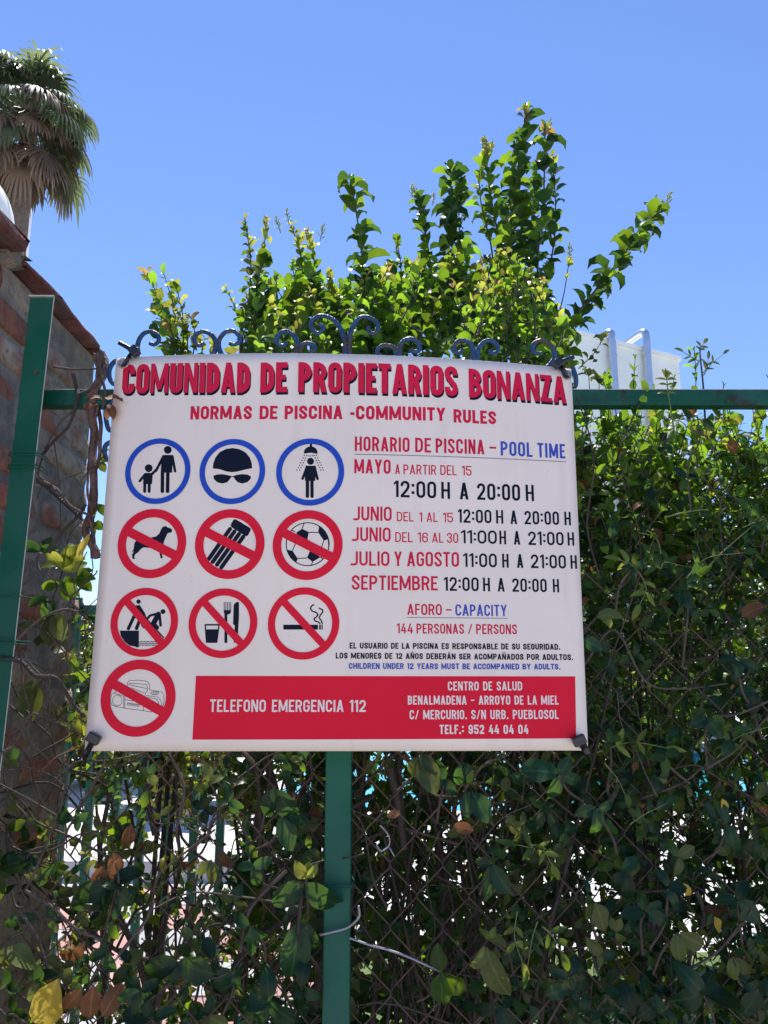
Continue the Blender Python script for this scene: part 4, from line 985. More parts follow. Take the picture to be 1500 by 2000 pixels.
def fill(PL, xa, xb, n, Ya, Yb, size=.05, young=.35, shape='privet'):
    for i in range(n):
        x = random.uniform(xa, xb); Y = random.uniform(Ya, Yb); ty = topy(x) + 42 + abs(random.gauss(0, 1)) * 85
        if ty > 740: ty = random.uniform(600, 740)
        tip = W(x, ty, Y); Ln = random.uniform(.12, .26)
        base = tip + Vector((random.uniform(-.07, .07) - (x - 780) * .0001, random.uniform(-.05, .05), -Ln))
        k = random.random()
        PL.shoot([base, base.lerp(tip, .5) + rv(.02), tip], size * random.uniform(.7, 1.15), .026, .0022, 'mature' if k > .55 else ('fresh' if k > .22 else 'dark'), 'young' if random.random() < young else 'fresh', tipfrac=.35, mix=('fresh', .2))
fill(P1, 790, 1105, 112, 1.65, 2.3, .058, .55)
fill(P1, 930, 1115, 42, 1.45, 1.7, .038, .9)
for x in (820, 900, 1000, 1060):
    P1.stem(spline([W(x, 1000, 2.1) , W(x - 5, 800, 2.05), W(x + random.uniform(-20, 20), 620, 2.0)], 5), .009, .004, 'bark')
    a = W(x, 1000, 2.1); P1.stem(spline([Vector((.25, 2.1, 0)), Vector((a.x * .7 + .08, 2.1, .9)), a], 5), .016, .009, 'bark')
sh1 = empty('privet_shrub', (.25, 2.1, 0), 'tall privet shrub with one shoot leaning right, behind the right half of the sign', 'shrub', 'privet shrubs behind the sign')
P1.build(sh1, 'branch')
# ---- left group
P2 = Plant()
P2.shoot(pxp([(715,620),(705,480),(685,350)], Yp), 0.071,0.0241, .0035, 'mature', 'young', tipfrac=.06, mix=('dark', .4), tipsize=.5)
P2.shoot(pxp([(700,640),(712,560),(708,470)], Yp + .1), 0.068,0.0224, .003, 'dark', 'mature', mix=('mature', .5))
P2.shoot(pxp([(480,640),(490,520),(478,425)], Yp + .05), 0.043,0.0172, .003, 'olive', 'young', tipfrac=.45, mix=('mature', .3), tipsize=.55)
P2.shoot(pxp([(495,560),(515,480),(520,430)], Yp + .08), 0.041,0.0189, .002, 'olive', 'young', tipfrac=.6, tipsize=.7)
P2.shoot(pxp([(580,640),(590,520),(570,440)], Yp + .1), 0.051,0.0206, .003, 'mature', 'young', tipfrac=.35, tipsize=.5)
P2.panicle(W(565, 440, Yp), (-.2, 0, 1), .05); P2.panicle(W(548, 455, Yp), (-.3, 0, 1), .05); P2.panicle(W(625, 470, Yp), (.2, 0, 1), .05)
P2.shoot(pxp([(610,600),(615,520),(600,450)], Yp), 0.046,0.0224, .0025, 'mature', 'young', tipfrac=.4, tipsize=.5)
P2.shoot(pxp([(780,640),(785,550),(775,460)], Yp), 0.048,0.0258, .0025, 'mature', 'young', tipfrac=.25, tipsize=.6)
P2.shoot(pxp([(520,700),(470,620),(440,560)], Yp - .1), 0.040,0.0189, .002, 'mature', 'young', tipfrac=.5)
P2.shoot(pxp([(500,650),(500,560),(520,500)], Yp - .1), 0.057,0.0224, .003, 'dark', 'mature')
fill(P2, 445, 800, 120, 1.65, 2.3, .056, .55)
for x in (480, 580, 680, 760):
    P2.stem(spline([Vector((-.15, 2.1, 0)), Vector((-.15 + (x - 620) * .0006, 2.1, 1.1)), W(x, 800, 2.05), W(x + random.uniform(-20, 20), 600, 2.0)], 5), .015, .004, 'bark')
sh2 = empty('privet_shrub', (-.15, 2.1, 0), 'broad privet shrub with yellow-green tips, behind the left half of the sign', 'shrub', 'privet shrubs behind the sign')
P2.build(sh2, 'branch')
# ---- small yellow-green bush to the left
P3 = Plant()
for tipx, tipy, bx in ((285,530,345),(320,535,350),(345,560,355),(300,570,345),(350,610,365),(375,625,370),(330,640,360),(390,660,385),(310,610,350),(415,660,400)):
    P3.shoot(pxp([(bx,740),((bx+tipx)/2+8,(700+tipy)/2),(tipx,tipy)], 1.75, random.uniform(-.1,.1)), random.uniform(.036,.046), .020, .002, 'fresh' if random.random() < .5 else 'mature', 'young', 'oval', tipfrac=.55, tipsize=.7, ang=(20,50))
for q in ((305,590,-60),(300,630,-80),(322,600,-50)): P3.leaf(W(q[0], q[1], 1.72), (.15, 0, -1), (0, -1, .2), .045, 'dark')
for x in (350, 370, 390): P3.stem(spline([Vector((-.52, 1.78, 0)), W(x, 1000, 1.78), W(x, 740, 1.75)], 4), .006, .003, 'bark')
sh3 = empty('small_leaved_bush', (-.52, 1.78, 0), 'slender yellow-green young bush above the upper left corner of the sign', 'bush')
P3.build(sh3, 'branch')

# ---- hedge on the right
def hedge_shoots(PL, n, xa, xb, Ya, Yb, za, zb, size, kinds, shape='oval', Ln=(.08, .2), mat_='twig', up=.6, spacing=.02, tip='mature', tipfrac=.15):
    for i in range(n):
        p = Vector((random.uniform(xa, xb), random.uniform(Ya, Yb), random.uniform(za, zb)))
        d = Vector((random.uniform(-.7, .7), random.uniform(-.8, .35), up + random.uniform(-.5, .5))).normalized(); l = random.uniform(*Ln)
        q = p + d * l
        if q.y < 1.235 and Ya > 1.22: q.y = 1.235 + random.random() * .02
        PL.shoot([p, p.lerp(q, .5) + rv(.015), q], size * random.uniform(.65, 1.2), spacing, .0013, random.choice(kinds), tip, shape, tipfrac=tipfrac, mix=('dry', .03), stemmat=mat_, n=3)
zt_h = W(1300, 850, 1.4).z
H = Plant()
hx0, hx1 = W(1105, 1000, 1.4).x, 1.15
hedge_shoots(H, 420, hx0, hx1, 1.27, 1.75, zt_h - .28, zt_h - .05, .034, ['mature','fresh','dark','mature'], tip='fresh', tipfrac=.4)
hedge_shoots(H, 300, hx0 + .02, hx1, 1.205, 1.26, .75, zt_h - .05, .029, ['mature','dark','dark'], tip='mature', Ln=(.05,.13), spacing=.022)
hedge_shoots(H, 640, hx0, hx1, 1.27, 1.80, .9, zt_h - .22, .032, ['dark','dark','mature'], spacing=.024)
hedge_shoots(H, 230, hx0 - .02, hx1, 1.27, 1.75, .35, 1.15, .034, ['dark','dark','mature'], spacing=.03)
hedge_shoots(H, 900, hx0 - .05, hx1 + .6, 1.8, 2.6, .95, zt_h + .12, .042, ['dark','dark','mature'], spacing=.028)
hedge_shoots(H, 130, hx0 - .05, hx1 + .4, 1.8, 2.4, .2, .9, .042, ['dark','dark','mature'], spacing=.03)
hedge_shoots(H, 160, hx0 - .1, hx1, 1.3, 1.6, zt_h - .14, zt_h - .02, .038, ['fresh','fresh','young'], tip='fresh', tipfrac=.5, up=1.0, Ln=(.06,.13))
for i in range(46):
    x = random.uniform(hx0, hx1); y = random.uniform(1.32, 1.7)
    z1 = random.uniform(1.2, zt_h - .1)
    H.stem(spline([Vector((x + random.uniform(-.2, .2), y, 0)), Vector((x + random.uniform(-.1, .1), y + random.uniform(-.05, .05), z1 * .5)), Vector((x + random.uniform(-.08, .08), y + random.uniform(-.1, .1), z1))], 6), random.uniform(.004, .011), .002, 'bark')
for i in range(120):
    a = Vector((random.uniform(hx0, hx1), random.uniform(1.26, 1.6), random.uniform(.6, zt_h - .1))); b = a + Vector((random.uniform(-.3, .3), random.uniform(-.1, .1), random.uniform(-.15, .3)))
    H.stem(spline([a, a.lerp(b, .5) + rv(.04), b], 4), random.uniform(.0012, .003), .001, 'twig')
hd_ = empty('hedge', (.7, 1.5, 0), 'dense green hedge behind the diamond wire right of the sign, lit yellow-green along its top', 'hedge', 'hedges behind the diamond wire')
H.build(hd_, 'branch', minpx=14)
# ---- darker woody hedge below the sign
H2 = Plant()
h2a, h2b = W(665, 1500, 1.4).x, W(1110, 1500, 1.4).x
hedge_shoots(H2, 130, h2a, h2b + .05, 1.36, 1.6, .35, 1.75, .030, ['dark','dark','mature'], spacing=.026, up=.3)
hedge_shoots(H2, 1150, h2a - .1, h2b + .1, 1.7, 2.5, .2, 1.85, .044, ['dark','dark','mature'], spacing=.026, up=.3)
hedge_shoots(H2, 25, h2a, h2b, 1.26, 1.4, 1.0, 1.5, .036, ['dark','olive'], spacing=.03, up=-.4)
for i in range(34):
    x = random.uniform(h2a, h2b); y = random.uniform(1.3, 1.6); z1 = random.uniform(1.1, 1.9)
    H2.stem(spline([Vector((x + random.uniform(-.2, .2), y, 0)), Vector((x + random.uniform(-.12, .12), y, z1 * .5)), Vector((x + random.uniform(-.1, .1), y + random.uniform(-.1, .1), z1))], 6), random.uniform(.004, .010), .002, 'bark')
for i in range(90):
    a = Vector((random.uniform(h2a, h2b), random.uniform(1.26, 1.6), random.uniform(.5, 1.6))); b = a + Vector((random.uniform(-.3, .3), random.uniform(-.1, .1), random.uniform(-.2, .3)))
    H2.stem(spline([a, a.lerp(b, .5) + rv(.04), b], 4), random.uniform(.0012, .003), .001, 'twig')
hd2 = empty('hedge', (.1, 1.5, 0), 'dark open hedge of bare stems behind the diamond wire, directly below the sign', 'hedge', 'hedges behind the diamond wire')
H2.build(hd2, 'branch', minpx=14)

# ---- creeper with large leaves on the wire
def rosette(PL, px, py, Y, lens, angs, kind='dark', shape='oval', tilt=.25, stemto=None):
    c = W(px, py, Y); sc = Y / (FPX)
    for l, a in zip(lens, angs):
        d = Vector((math.cos(R(a)), random.uniform(-tilt, tilt) - .05, math.sin(R(a))))
        n = Vector((random.uniform(-.6, .6), -1, random.uniform(-.2, .9)))
        k = kind if isinstance(kind, str) else random.choice(kind)
        PL.leaf(c + rv(.002), d, n, l * sc * random.uniform(.8, .98), k, shape)
    if stemto: PL.stem(spline([c, (c + W(*stemto, Y + .03)) / 2 + rv(.01), W(*stemto, Y + .03)], 4), .0016, .0022, 'twig')
C1 = Plant()
Yc = 1.17
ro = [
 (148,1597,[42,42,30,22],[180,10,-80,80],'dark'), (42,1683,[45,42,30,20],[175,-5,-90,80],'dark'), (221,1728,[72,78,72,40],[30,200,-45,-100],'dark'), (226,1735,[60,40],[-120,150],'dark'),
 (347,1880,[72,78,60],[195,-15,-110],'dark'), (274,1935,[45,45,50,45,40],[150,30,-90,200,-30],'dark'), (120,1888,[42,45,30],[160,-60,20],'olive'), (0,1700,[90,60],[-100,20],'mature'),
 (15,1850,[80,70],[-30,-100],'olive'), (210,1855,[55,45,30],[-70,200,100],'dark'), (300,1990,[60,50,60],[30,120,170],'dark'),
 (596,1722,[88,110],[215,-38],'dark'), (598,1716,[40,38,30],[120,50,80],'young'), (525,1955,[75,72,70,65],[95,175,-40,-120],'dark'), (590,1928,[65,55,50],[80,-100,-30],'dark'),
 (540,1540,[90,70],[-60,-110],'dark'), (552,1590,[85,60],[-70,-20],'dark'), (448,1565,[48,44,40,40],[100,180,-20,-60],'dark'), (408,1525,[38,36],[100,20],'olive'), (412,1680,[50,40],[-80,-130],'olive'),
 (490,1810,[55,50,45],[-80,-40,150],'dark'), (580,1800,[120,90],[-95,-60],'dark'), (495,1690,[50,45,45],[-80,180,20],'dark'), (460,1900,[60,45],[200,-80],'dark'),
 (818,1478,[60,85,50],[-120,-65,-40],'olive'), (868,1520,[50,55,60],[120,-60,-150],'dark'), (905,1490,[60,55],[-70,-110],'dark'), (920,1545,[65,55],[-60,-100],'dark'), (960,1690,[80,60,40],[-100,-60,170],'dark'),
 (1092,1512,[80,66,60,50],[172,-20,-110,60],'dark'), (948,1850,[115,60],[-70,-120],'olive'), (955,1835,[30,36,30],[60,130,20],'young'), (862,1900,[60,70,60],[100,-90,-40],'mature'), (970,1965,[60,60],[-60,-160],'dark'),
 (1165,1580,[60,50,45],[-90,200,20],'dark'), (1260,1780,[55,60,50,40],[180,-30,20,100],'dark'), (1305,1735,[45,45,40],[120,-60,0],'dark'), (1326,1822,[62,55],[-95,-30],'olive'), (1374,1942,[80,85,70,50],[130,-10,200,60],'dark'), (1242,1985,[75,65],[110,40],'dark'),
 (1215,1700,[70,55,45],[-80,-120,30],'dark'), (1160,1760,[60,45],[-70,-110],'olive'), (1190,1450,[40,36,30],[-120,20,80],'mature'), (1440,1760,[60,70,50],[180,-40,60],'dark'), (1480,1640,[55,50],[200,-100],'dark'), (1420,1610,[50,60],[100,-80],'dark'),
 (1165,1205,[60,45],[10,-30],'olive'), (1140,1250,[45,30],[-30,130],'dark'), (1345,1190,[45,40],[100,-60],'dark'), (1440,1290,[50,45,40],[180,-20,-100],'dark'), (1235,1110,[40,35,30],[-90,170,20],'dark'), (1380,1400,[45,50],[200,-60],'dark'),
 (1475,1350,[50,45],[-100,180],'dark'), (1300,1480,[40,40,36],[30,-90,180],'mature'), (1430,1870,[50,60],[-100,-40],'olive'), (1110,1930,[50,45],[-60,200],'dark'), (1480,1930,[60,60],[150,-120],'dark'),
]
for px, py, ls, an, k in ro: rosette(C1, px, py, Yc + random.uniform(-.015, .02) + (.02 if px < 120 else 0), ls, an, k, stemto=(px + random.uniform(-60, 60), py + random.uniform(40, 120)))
for px, py, s_, a_ in ((221,1665,45,-75),(256,1610,48,-100),(160,1930,55,-130),(182,1925,60,-95),(200,1690,50,-100),(205,1700,45,-70),(165,1840,45,-120),(200,1985,60,60),(755,1595,28,20),(925,1622,40,170)):
    C1.leaf(W(px, py, Yc + .01), (math.cos(R(a_)), .1, math.sin(R(a_))), (.3, -1, .2), s_ * Yc / FPX, 'dry', 'oval')
C1.leaf(W(112, 1912, Yc), (-.32, .1, -1), (.1, -1, .3), 95 * Yc / FPX, 'yellow', 'oval', 3)
C1.leaf(W(1495, 1185, Yc), (-1, .1, -.35), (.1, -.8, .6), 50 * Yc / FPX, 'dry', 'oval', 1)
for px, py in ((1335,1725),(1395,1790),(1410,1560)): C1.leaf(W(px, py, Yc + .02), (random.uniform(-.5,.5), 0, -1), (.1, -1, .3), 32 * Yc / FPX, 'yellow', 'oval')
# random extra leaves on the face of the wire
for i in range(210):
    px = random.uniform(0, 640) if i % 3 == 0 else random.uniform(960, 1500); py = random.uniform(1480, 2000)
    if 640 < px < 690: continue
    n_ = random.choice((2, 3, 4)); a0 = random.uniform(0, 360)
    rosette(C1, px, py, random.uniform(1.19, 1.32), [random.uniform(24, 44) for _ in range(n_)], [a0 + 360 / n_ * q + random.uniform(-30, 30) for q in range(n_)], ['dark','dark','mature','olive'])
for i in range(60):
    px = random.uniform(1150, 1500); py = random.uniform(900, 1480)
    n_ = random.choice((2, 3)); a0 = random.uniform(0, 360)
    rosette(C1, px, py, random.uniform(1.2, 1.3), [random.uniform(22, 42) for _ in range(n_)], [a0 + 360 / n_ * q for q in range(n_)], ['dark','mature','mature'])
# fine tangled stems
def tangle(PL, n, xa, xb, ya, yb, Ya, Yb, r=(.0008, .0026), ln=(60, 330), vert=1.0, mats=('twig','bark')):
    for i in range(n):
        px, py = random.uniform(xa, xb), random.uniform(ya, yb); Y = random.uniform(Ya, Yb); L_ = random.uniform(*ln); a = random.gauss(90, 35 * vert) if random.random() < .7 else random.uniform(0, 180)
        pts = [W(px + L_ * math.cos(R(a)) * t + random.uniform(-.08, .08) * L_, py - L_ * math.sin(R(a)) * t + random.uniform(-.08, .08) * L_, Y + random.uniform(-.015, .015)) for t in (0, .25, .5, .75, 1)]
        rr = random.uniform(*r) ** 1; PL.stem(spline(pts, 4), rr, rr * .6, random.choice(mats))
tangle(C1, 75, 90, 630, 1520, 2080, 1.18, 1.42)
tangle(C1, 12, 300, 640, 1560, 2150, 1.25, 1.5, (.003, .008), (300, 600), .5, ('bark',))
tangle(C1, 34, 700, 1150, 1520, 2080, 1.2, 1.4, (.0008, .0022))
tangle(C1, 26, 1150, 1500, 900, 2050, 1.17, 1.32, (.0008, .0022))
cr = empty('leafy_creeper', (0, 1.2, 0), 'creeper of large dark oval leaves climbing the diamond wire below the sign', 'creeper')
C1.build(cr, 'stem', minpx=15, stem_min=.0022)
# lush background leaves left of the post (lit from behind)
C4 = Plant()
hedge_shoots(C4, 190, W(110, 1500, 1.6).x, W(640, 1500, 1.6).x, 1.45, 2.0, .5, 1.55, .036, ['mature','dark','olive'], tip='young', tipfrac=.3)
hedge_shoots(C4, 60, W(110, 1500, 1.6).x, W(330, 1500, 1.6).x, 1.9, 2.4, 1.0, 1.7, .04, ['mature','olive'], tip='young', tipfrac=.4)
hedge_shoots(C4, 240, W(410, 1500, 1.6).x, W(700, 1500, 1.6).x, 1.4, 2.3, .3, 1.6, .038, ['mature','dark','dark'])
for i in range(9):
    x = random.uniform(W(130, 1500, 1.7).x, W(640, 1500, 1.7).x); y = random.uniform(1.5, 2.1)
    C4.stem(spline([Vector((x, y, 0)), Vector((x + random.uniform(-.1, .1), y, .8)), Vector((x + random.uniform(-.15, .15), y, 1.6))], 5), random.uniform(.003, .008), .002, 'bark')
b4 = empty('loose_bush', (-.35, 1.75, 0), 'thin loose bush with sunlit leaves behind the creeper, left of the middle post', 'bush')
C4.build(b4, 'branch', minpx=12)

# ---- woody vine at the brick wall end, with twigs and a bright leaf cluster
C2 = Plant(); Yv = 1.215
for ph in (0, 2.1, 4.2):
    pts = []
    for i in range(30):
        t = i / 29; px = 196 - 26 * t + (7 + 4 * math.sin(t * 9 + ph * 2)) * math.sin(t * 13 + ph + 1.3 * math.sin(t * 7)) + 5 * noise.noise(Vector((t * 9, ph, 0))); py = 690 + 400 * t
        if t > .8: px += (t - .8) * 60
        q = W(px, py, Yv + .012 * math.cos(t * 16 + ph)); pts.append(q)
    C2.stem(pts, .0078 if ph < 1 else (.0042 if ph < 3 else .0024), .006 if ph < 1 else .0022, 'vinebark')
tw = [([(103,716),(140,721),(190,720)],.0022,1.19),([(190,690),(197,730),(205,765),(200,800)],.0028,1.19),([(143,730),(150,760),(152,775),(135,830),(105,862),(82,890)],.0032,1.2),([(150,770),(185,755),(205,735)],.0014,1.19),([(105,862),(112,905),(117,960),(118,1030)],.0013,1.2),([(83,885),(92,870),(118,825),(150,800)],.0018,1.2),
 ([(82,895),(75,925),(84,940),(72,975)],.0016,1.19),([(72,935),(110,955),(140,990),(185,1010)],.0026,1.18),([(72,940),(100,950),(108,958)],.003,1.18),([(110,950),(125,935),(160,922)],.0017,1.19),([(205,890),(185,905),(165,930),(150,950)],.0013,1.19),
 ([(95,1080),(120,1040),(150,1010),(168,985)],.0034,1.19),([(80,1080),(72,1095),(78,1115)],.0024,1.19),([(0,1285),(40,1292),(70,1320),(110,1325),(140,1370),(165,1400)],.0036,1.16),([(30,1255),(60,1225),(95,1200),(130,1190),(150,1195)],.0022,1.17),([(45,1270),(62,1300),(88,1330),(92,1375),(88,1400)],.0012,1.16),([(135,1200),(118,1260),(100,1310),(96,1360),(98,1395)],.0011,1.16),
 ([(60,1395),(45,1340),(42,1320)],.0013,1.17),([(0,1472),(28,1455),(45,1420),(60,1395),(85,1400),(130,1420)],.0024,1.16),([(28,1455),(50,1480),(70,1560)],.0012,1.16),([(60,1395),(52,1440),(70,1470)],.0012,1.16),([(0,1507),(60,1500),(110,1520),(130,1540)],.0013,1.16),([(48,1740),(60,1720),(90,1650),(120,1570),(135,1480)],.0022,1.17),([(50,1740),(100,1770),(150,1815),(200,1835)],.0026,1.16),([(40,1780),(70,1830),(95,1890)],.003,1.16),
 ([(145,1600),(160,1570),(200,1500),(205,1475)],.0026,1.18),([(330,1470),(350,1510),(360,1550),(345,1620),(350,1660)],.0026,1.18),([(300,1740),(310,1710),(330,1690),(420,1620)],.002,1.17),([(232,1865),(260,1830),(290,1790),(300,1760)],.0026,1.16),([(560,1700),(500,1760),(480,1800),(470,1860)],.0026,1.17),([(590,1725),(585,1790),(582,1825)],.0030,1.17),([(760,1500),(775,1560),(790,1660)],.007,1.27),
 ([(1115,1650),(1100,1720),(1075,1800),(1065,1850)],.0036,1.24),([(1175,1590),(1200,1550),(1215,1520)],.005,1.24),([(1140,1300),(1200,1230),(1260,1330),(1330,1345),(1420,1335)],.002,1.2),([(1345,1420),(1400,1400),(1440,1395),(1500,1370)],.0022,1.18),([(1380,1500),(1430,1470),(1460,1440),(1500,1400)],.0022,1.18),([(1250,1560),(1330,1530),(1370,1500)],.0026,1.22),([(1360,1740),(1375,1790),(1350,1860),(1345,1900)],.0032,1.2),([(1300,1970),(1340,1900),(1400,1860),(1450,1800)],.0022,1.18)]
for pts, r, Y in tw: C2.stem(spline([W(x, y, Y + .004 * math.sin(k * 2)) for k, (x, y) in enumerate(pts)], 6), r, r * .75, 'twig' if r < .003 else 'bark')
# black twisted cord
for ph in (0, math.pi):
    pts = [W(78 + 82 * t + 2.4 * math.sin(ph + t * 60) * .6, 940 + 73 * t + 3.4 * math.sin(ph + t * 60), 1.185 + .003 * math.cos(ph + t * 60)) for t in np.linspace(0, 1, 60)]
    C2.stem(pts, .0019, .0019, 'redstem')
# dry curled seed leaves near the upper left corner
for (px, py, s_, a_, k) in ((200,780,34,170,'dry'),(205,778,42,-5,'dry'),(212,790,38,-60,'dry'),(190,790,30,200,'dry'),(214,795,30,-95,'dry')):
    C2.leaf(W(px, py, 1.125), (math.cos(R(a_)), -.3, math.sin(R(a_))), (.1, -.6, .8), s_ * 1.13 / FPX, k, 'oval')
for px, py, ls, an, k in ((120,1110,[62,50,46,56,48],[95,60,130,20,170],'young'), (130,1090,[50,46,40],[40,80,0],'young'), (118,1140,[44,42,46,42,40],[200,160,-30,15,-70],'mature'), (150,1128,[46,50,42],[0,-40,40],'mature'), (95,1170,[44,50,40],[200,-90,-50],'dark'), (110,1200,[60,70,60],[-100,-70,-130],'olive'), (70,1330,[90,70],[-80,-100],'olive'), (160,1330,[56,50],[-60,190],'dark'), (150,1400,[40,36,30],[0,-60,60],'young'), (165,1435,[44,36,36],[10,-80,70],'young'), (195,900,[40,40,30],[60,0,-60],'young'), (190,985,[36,40],[-60,-110],'mature'), (185,1020,[40,36],[-80,-40],'mature'), (80,1075,[46,36,40],[160,60,10],'dark')):
    rosette(C2, px, py, 1.27 if py < 1250 else 1.3, ls, an, k, tilt=.5)
C2.leaf(W(150, 1088, 1.2), (.55, -.2, 1), (.3, -1, .3), .042, 'yellow', 'lance'); 
tangle(C2, 40, 0, 170, 1150, 2050, 1.17, 1.35, (.0007, .002), (60, 260))
vn = empty('woody_vine', (-.45, 1.2, 0), 'twisted bare vine with bright leaves between the leaning left post and the sign', 'vine')
C2.build(vn, 'stem', minpx=14, stem_min=.0016)

# ---- thin jasmine shoots standing above the rail and in front of the hedge
def pinnate(PL, pts, Y, leaf=.024, pairs=3, kind='young'):
    P = spline([W(x, y, Y) for x, y in pts], 5); PL.stem(P, .0011, .0006, 'greenstem')
    for k in range(pairs + 1):
        t = .3 + .7 * k / pairs; i = min(len(P) - 2, int(t * (len(P) - 1))); p = P[i + (1 if k == pairs else 0)]; d = (P[i+1] - P[i]).normalized(); s_ = Vector((d.z, 0, -d.x))
        if k == pairs: PL.leaf(p, d, (0, -1, .4), leaf * 1.2, kind, 'lance')
        else:
            for sg in (1, -1): PL.leaf(p, d * .6 + s_ * sg * .8 + rv(.15), (0, -1, .3), leaf * random.uniform(.8, 1.1), kind, 'lance')
J = Plant()
J.stem(spline([W(1378, 840, 1.3), W(1374, 760, 1.3), W(1368, 700, 1.3), W(1367, 678, 1.3)], 5), .0020, .0012, 'redstem')
for pts in ([(1368,707),(1352,698),(1335,688)], [(1374,733),(1388,712),(1412,692)], [(1367,690),(1369,680),(1374,672)], [(1373,728),(1381,716),(1383,702)]): pinnate(J, pts, 1.3, .016, 2, 'olive')
J.stem(spline([W(1318, 850, 1.185), W(1310, 800, 1.185), W(1304, 760, 1.185), W(1302, 735, 1.185)], 5), .0014, .0009, 'greenstem')
for y, s_ in ((768, 22), (752, 22), (742, 26)):
    for sg in (-1, 1): J.leaf(W(1303, y, 1.185), (sg, 0, .2), (0, -.8, .5), s_ * 1.185 / FPX, 'young', 'lance')
for dx in (-.3, 0, .3): J.leaf(W(1302, 740, 1.185), (dx, 0, 1), (0, -1, .2), .02, 'young', 'lance')
for (x, y) in ((1345,800),(1412,800),(1478,825),(1365,850),(1440,830),(1470,800)):
    for q in range(3): J.leaf(W(x + random.uniform(-10,10), y, 1.3), (random.uniform(-1,1), -.1, random.uniform(.1,1)), (0,-1,.3), .028, 'young', 'oval')
    J.stem(spline([W(x + 20, y + 80, 1.32), W(x + 8, y + 40, 1.3), W(x, y, 1.3)], 4), .001, .0007, 'greenstem')
for (x, y) in ((1150,735),(1170,750)):
    for q in range(5): a_ = R(random.uniform(10, 170)); J.leaf(W(x, y, 1.4), (math.cos(a_), -.1, math.sin(a_)), (0,-.6,.8), .026, 'young' if q % 2 else 'olive', 'privet')
    J.stem(spline([W(x + 5, y + 90, 1.4), W(x, y, 1.4)], 4), .0012, .0008, 'greenstem')
for pts in ([(1360,1130),(1420,1070),(1490,1010)], [(1285,1110),(1290,1080),(1280,1050),(1248,1040)], [(1240,1165),(1310,1080),(1370,1000)][:0] or [(1300,1010),(1340,1000),(1380,995)]):
    P = spline([W(x, y, 1.18) for x, y in pts], 5); J.stem(P, .0014, .0008, 'greenstem')
for pts in ([(1450,1030),(1475,1020),(1498,1012)], [(1462,1025),(1470,1012),(1465,1003)], [(1290,1110),(1300,1098),(1335,1106)], [(1290,1110),(1280,1104),(1275,1095)], [(1250,1120),(1230,1100),(1215,1095)], [(1250,1120),(1262,1150),(1250,1180)], [(1340,1130),(1380,1090),(1450,1080)], [(1165,1470),(1230,1450),(1300,1460)], [(1035,1650),(1060,1660),(1078,1690)], [(1030,1640),(1040,1655),(1010,1650)], [(1050,1800),(1040,1830),(1030,1890)], [(1060,1810),(1080,1830),(1095,1860)], [(1010,1780),(1005,1830),(1020,1880)], [(1230,1610),(1260,1590),(1300,1570)], [(1180,1490),(1205,1520),(1220,1550)], [(1400,1480),(1440,1440),(1500,1420)]):
    pinnate(J, pts, 1.175, random.uniform(.022, .03), 2, random.choice(['mature','mature','young']))
jas = empty('jasmine_shoots', (.45, 1.25, 0), 'thin light green jasmine shoots with paired leaflets around the rail, right of the sign', 'climber')
J.build(jas, 'stem', minpx=8, stem_min=.0009)

# ================================================================== BEYOND THE FENCE
# green bar fence
bf = empty('bar_fence', (-.75, 2.7, 0), 'green vertical bar fence seen through the creeper below the left corner of the sign', 'fence')
ba = W(120, 1500, 2.7).x; i = 0; x = ba
while x < W(520, 1500, 2.7).x:
    part('bar', bevel_box('bar', x, x + .026, 2.69, 2.715, .06, 1.72, M['green'], .003), bf); x += .088
for z in (.12, 1.18, 1.66): part('rail', bevel_box('rail', ba - .05, W(530, 1500, 2.7).x, 2.716, 2.735, z, z + .035, M['green'], .003), bf)
# low planter kerb beyond
kb = tag(link('kerb', bevel_box('kerb', -3.5, -.2, 5.7, 5.95, 0, .14, M['paving'], .01)), kind='structure')
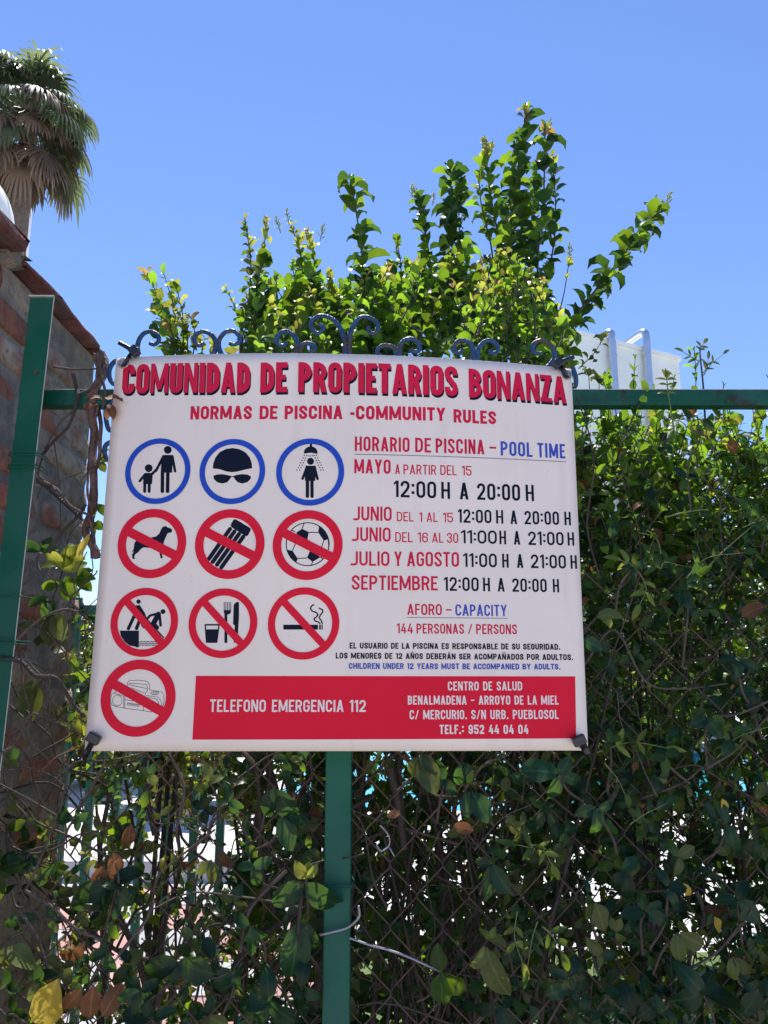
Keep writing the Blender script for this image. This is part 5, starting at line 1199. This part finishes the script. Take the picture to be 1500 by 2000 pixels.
# added backing trees behind the hedge, and tall shrubs beyond the pool
def far_tree(name, X, Y, H_, rad, label, group, kinds=('mature','dark'), n=1500, leaf=.16, cat='tree', low=.25):
    root = empty(name, (X, Y, 0), label, cat, group); T = Plant()
    for i in range(n):
        a = random.uniform(0, 2*math.pi); ph = random.uniform(-1, 1); rr = rad * (random.random() ** .33) * (.75 + .35 * noise.noise(Vector((math.cos(a)*2, math.sin(a)*2, ph*2 + X))))
        p = Vector((X + rr * math.cos(a) * math.sqrt(1 - ph*ph), Y + rr * math.sin(a) * math.sqrt(1 - ph*ph), H_ * (low + (1 - low) * .5) + ph * H_ * (1 - low) * .5))
        d = Vector((random.uniform(-1,1), random.uniform(-1,1), random.uniform(-.6,.6)))
        T.L.append((p, *frame(d, (random.uniform(-.6,.6), random.uniform(-.6,.6), 1)), leaf * random.uniform(.6, 1.3), KINDS.index(random.choice(kinds)), 'oval', random.randrange(4)))
    for k in range(5): a = k * 1.26; T.stem(spline([Vector((X, Y, H_ * .2)), Vector((X + math.cos(a) * rad * .3, Y + math.sin(a) * rad * .3, H_ * .5)), Vector((X + math.cos(a) * rad * .6, Y + math.sin(a) * rad * .6, H_ * .8))], 4), .05, .015, 'bark')
    T.stem([Vector((X, Y, 0)), Vector((X, Y, H_ * .35))], .09, .06, 'bark')
    T.build(root, 'trunk', limit=0, stuffname='crown')
def frame(d, n):
    d = Vector(d).normalized(); n = Vector(n); n = (n - d * n.dot(d)); n = n.normalized() if n.length > 1e-3 else d.orthogonal().normalized(); return d.cross(n), d, n
for k, (X, Y, H_, rad) in enumerate(((2.45,4.7,2.35,.95), (1.35,4.3,2.25,.8))):  # invented small trees, added to block the bright background in the hedge gaps
    far_tree('round_tree', X, Y, H_, rad, ['small round-crowned tree on the lawn behind the right end of the hedge','small round-crowned tree on the lawn behind the hedge, next to the sign'][k], 'small trees on the lawn', n=3200, leaf=.085, low=.52)
for k, (X, Y, H_, rad) in enumerate(((-6.2,19,2.6,1.7), (5.0,14.4,2.0,1.5), (8.2,15,2.4,1.8), (-2.2,8.5,1.9,.8), (-3.6,10,2.2,1.1))):
    far_tree('round_shrub', X, Y, H_, rad, ['round shrub at the far left end beyond the pool','low shrub in front of the white building','wide shrub to the right of the white building','small shrub beyond the tiled path, seen through the bars','taller shrub beside the tiled path, behind the bar fence'][k], 'round shrubs around the pool', n=1300, leaf=.2, cat='shrub', low=.02)
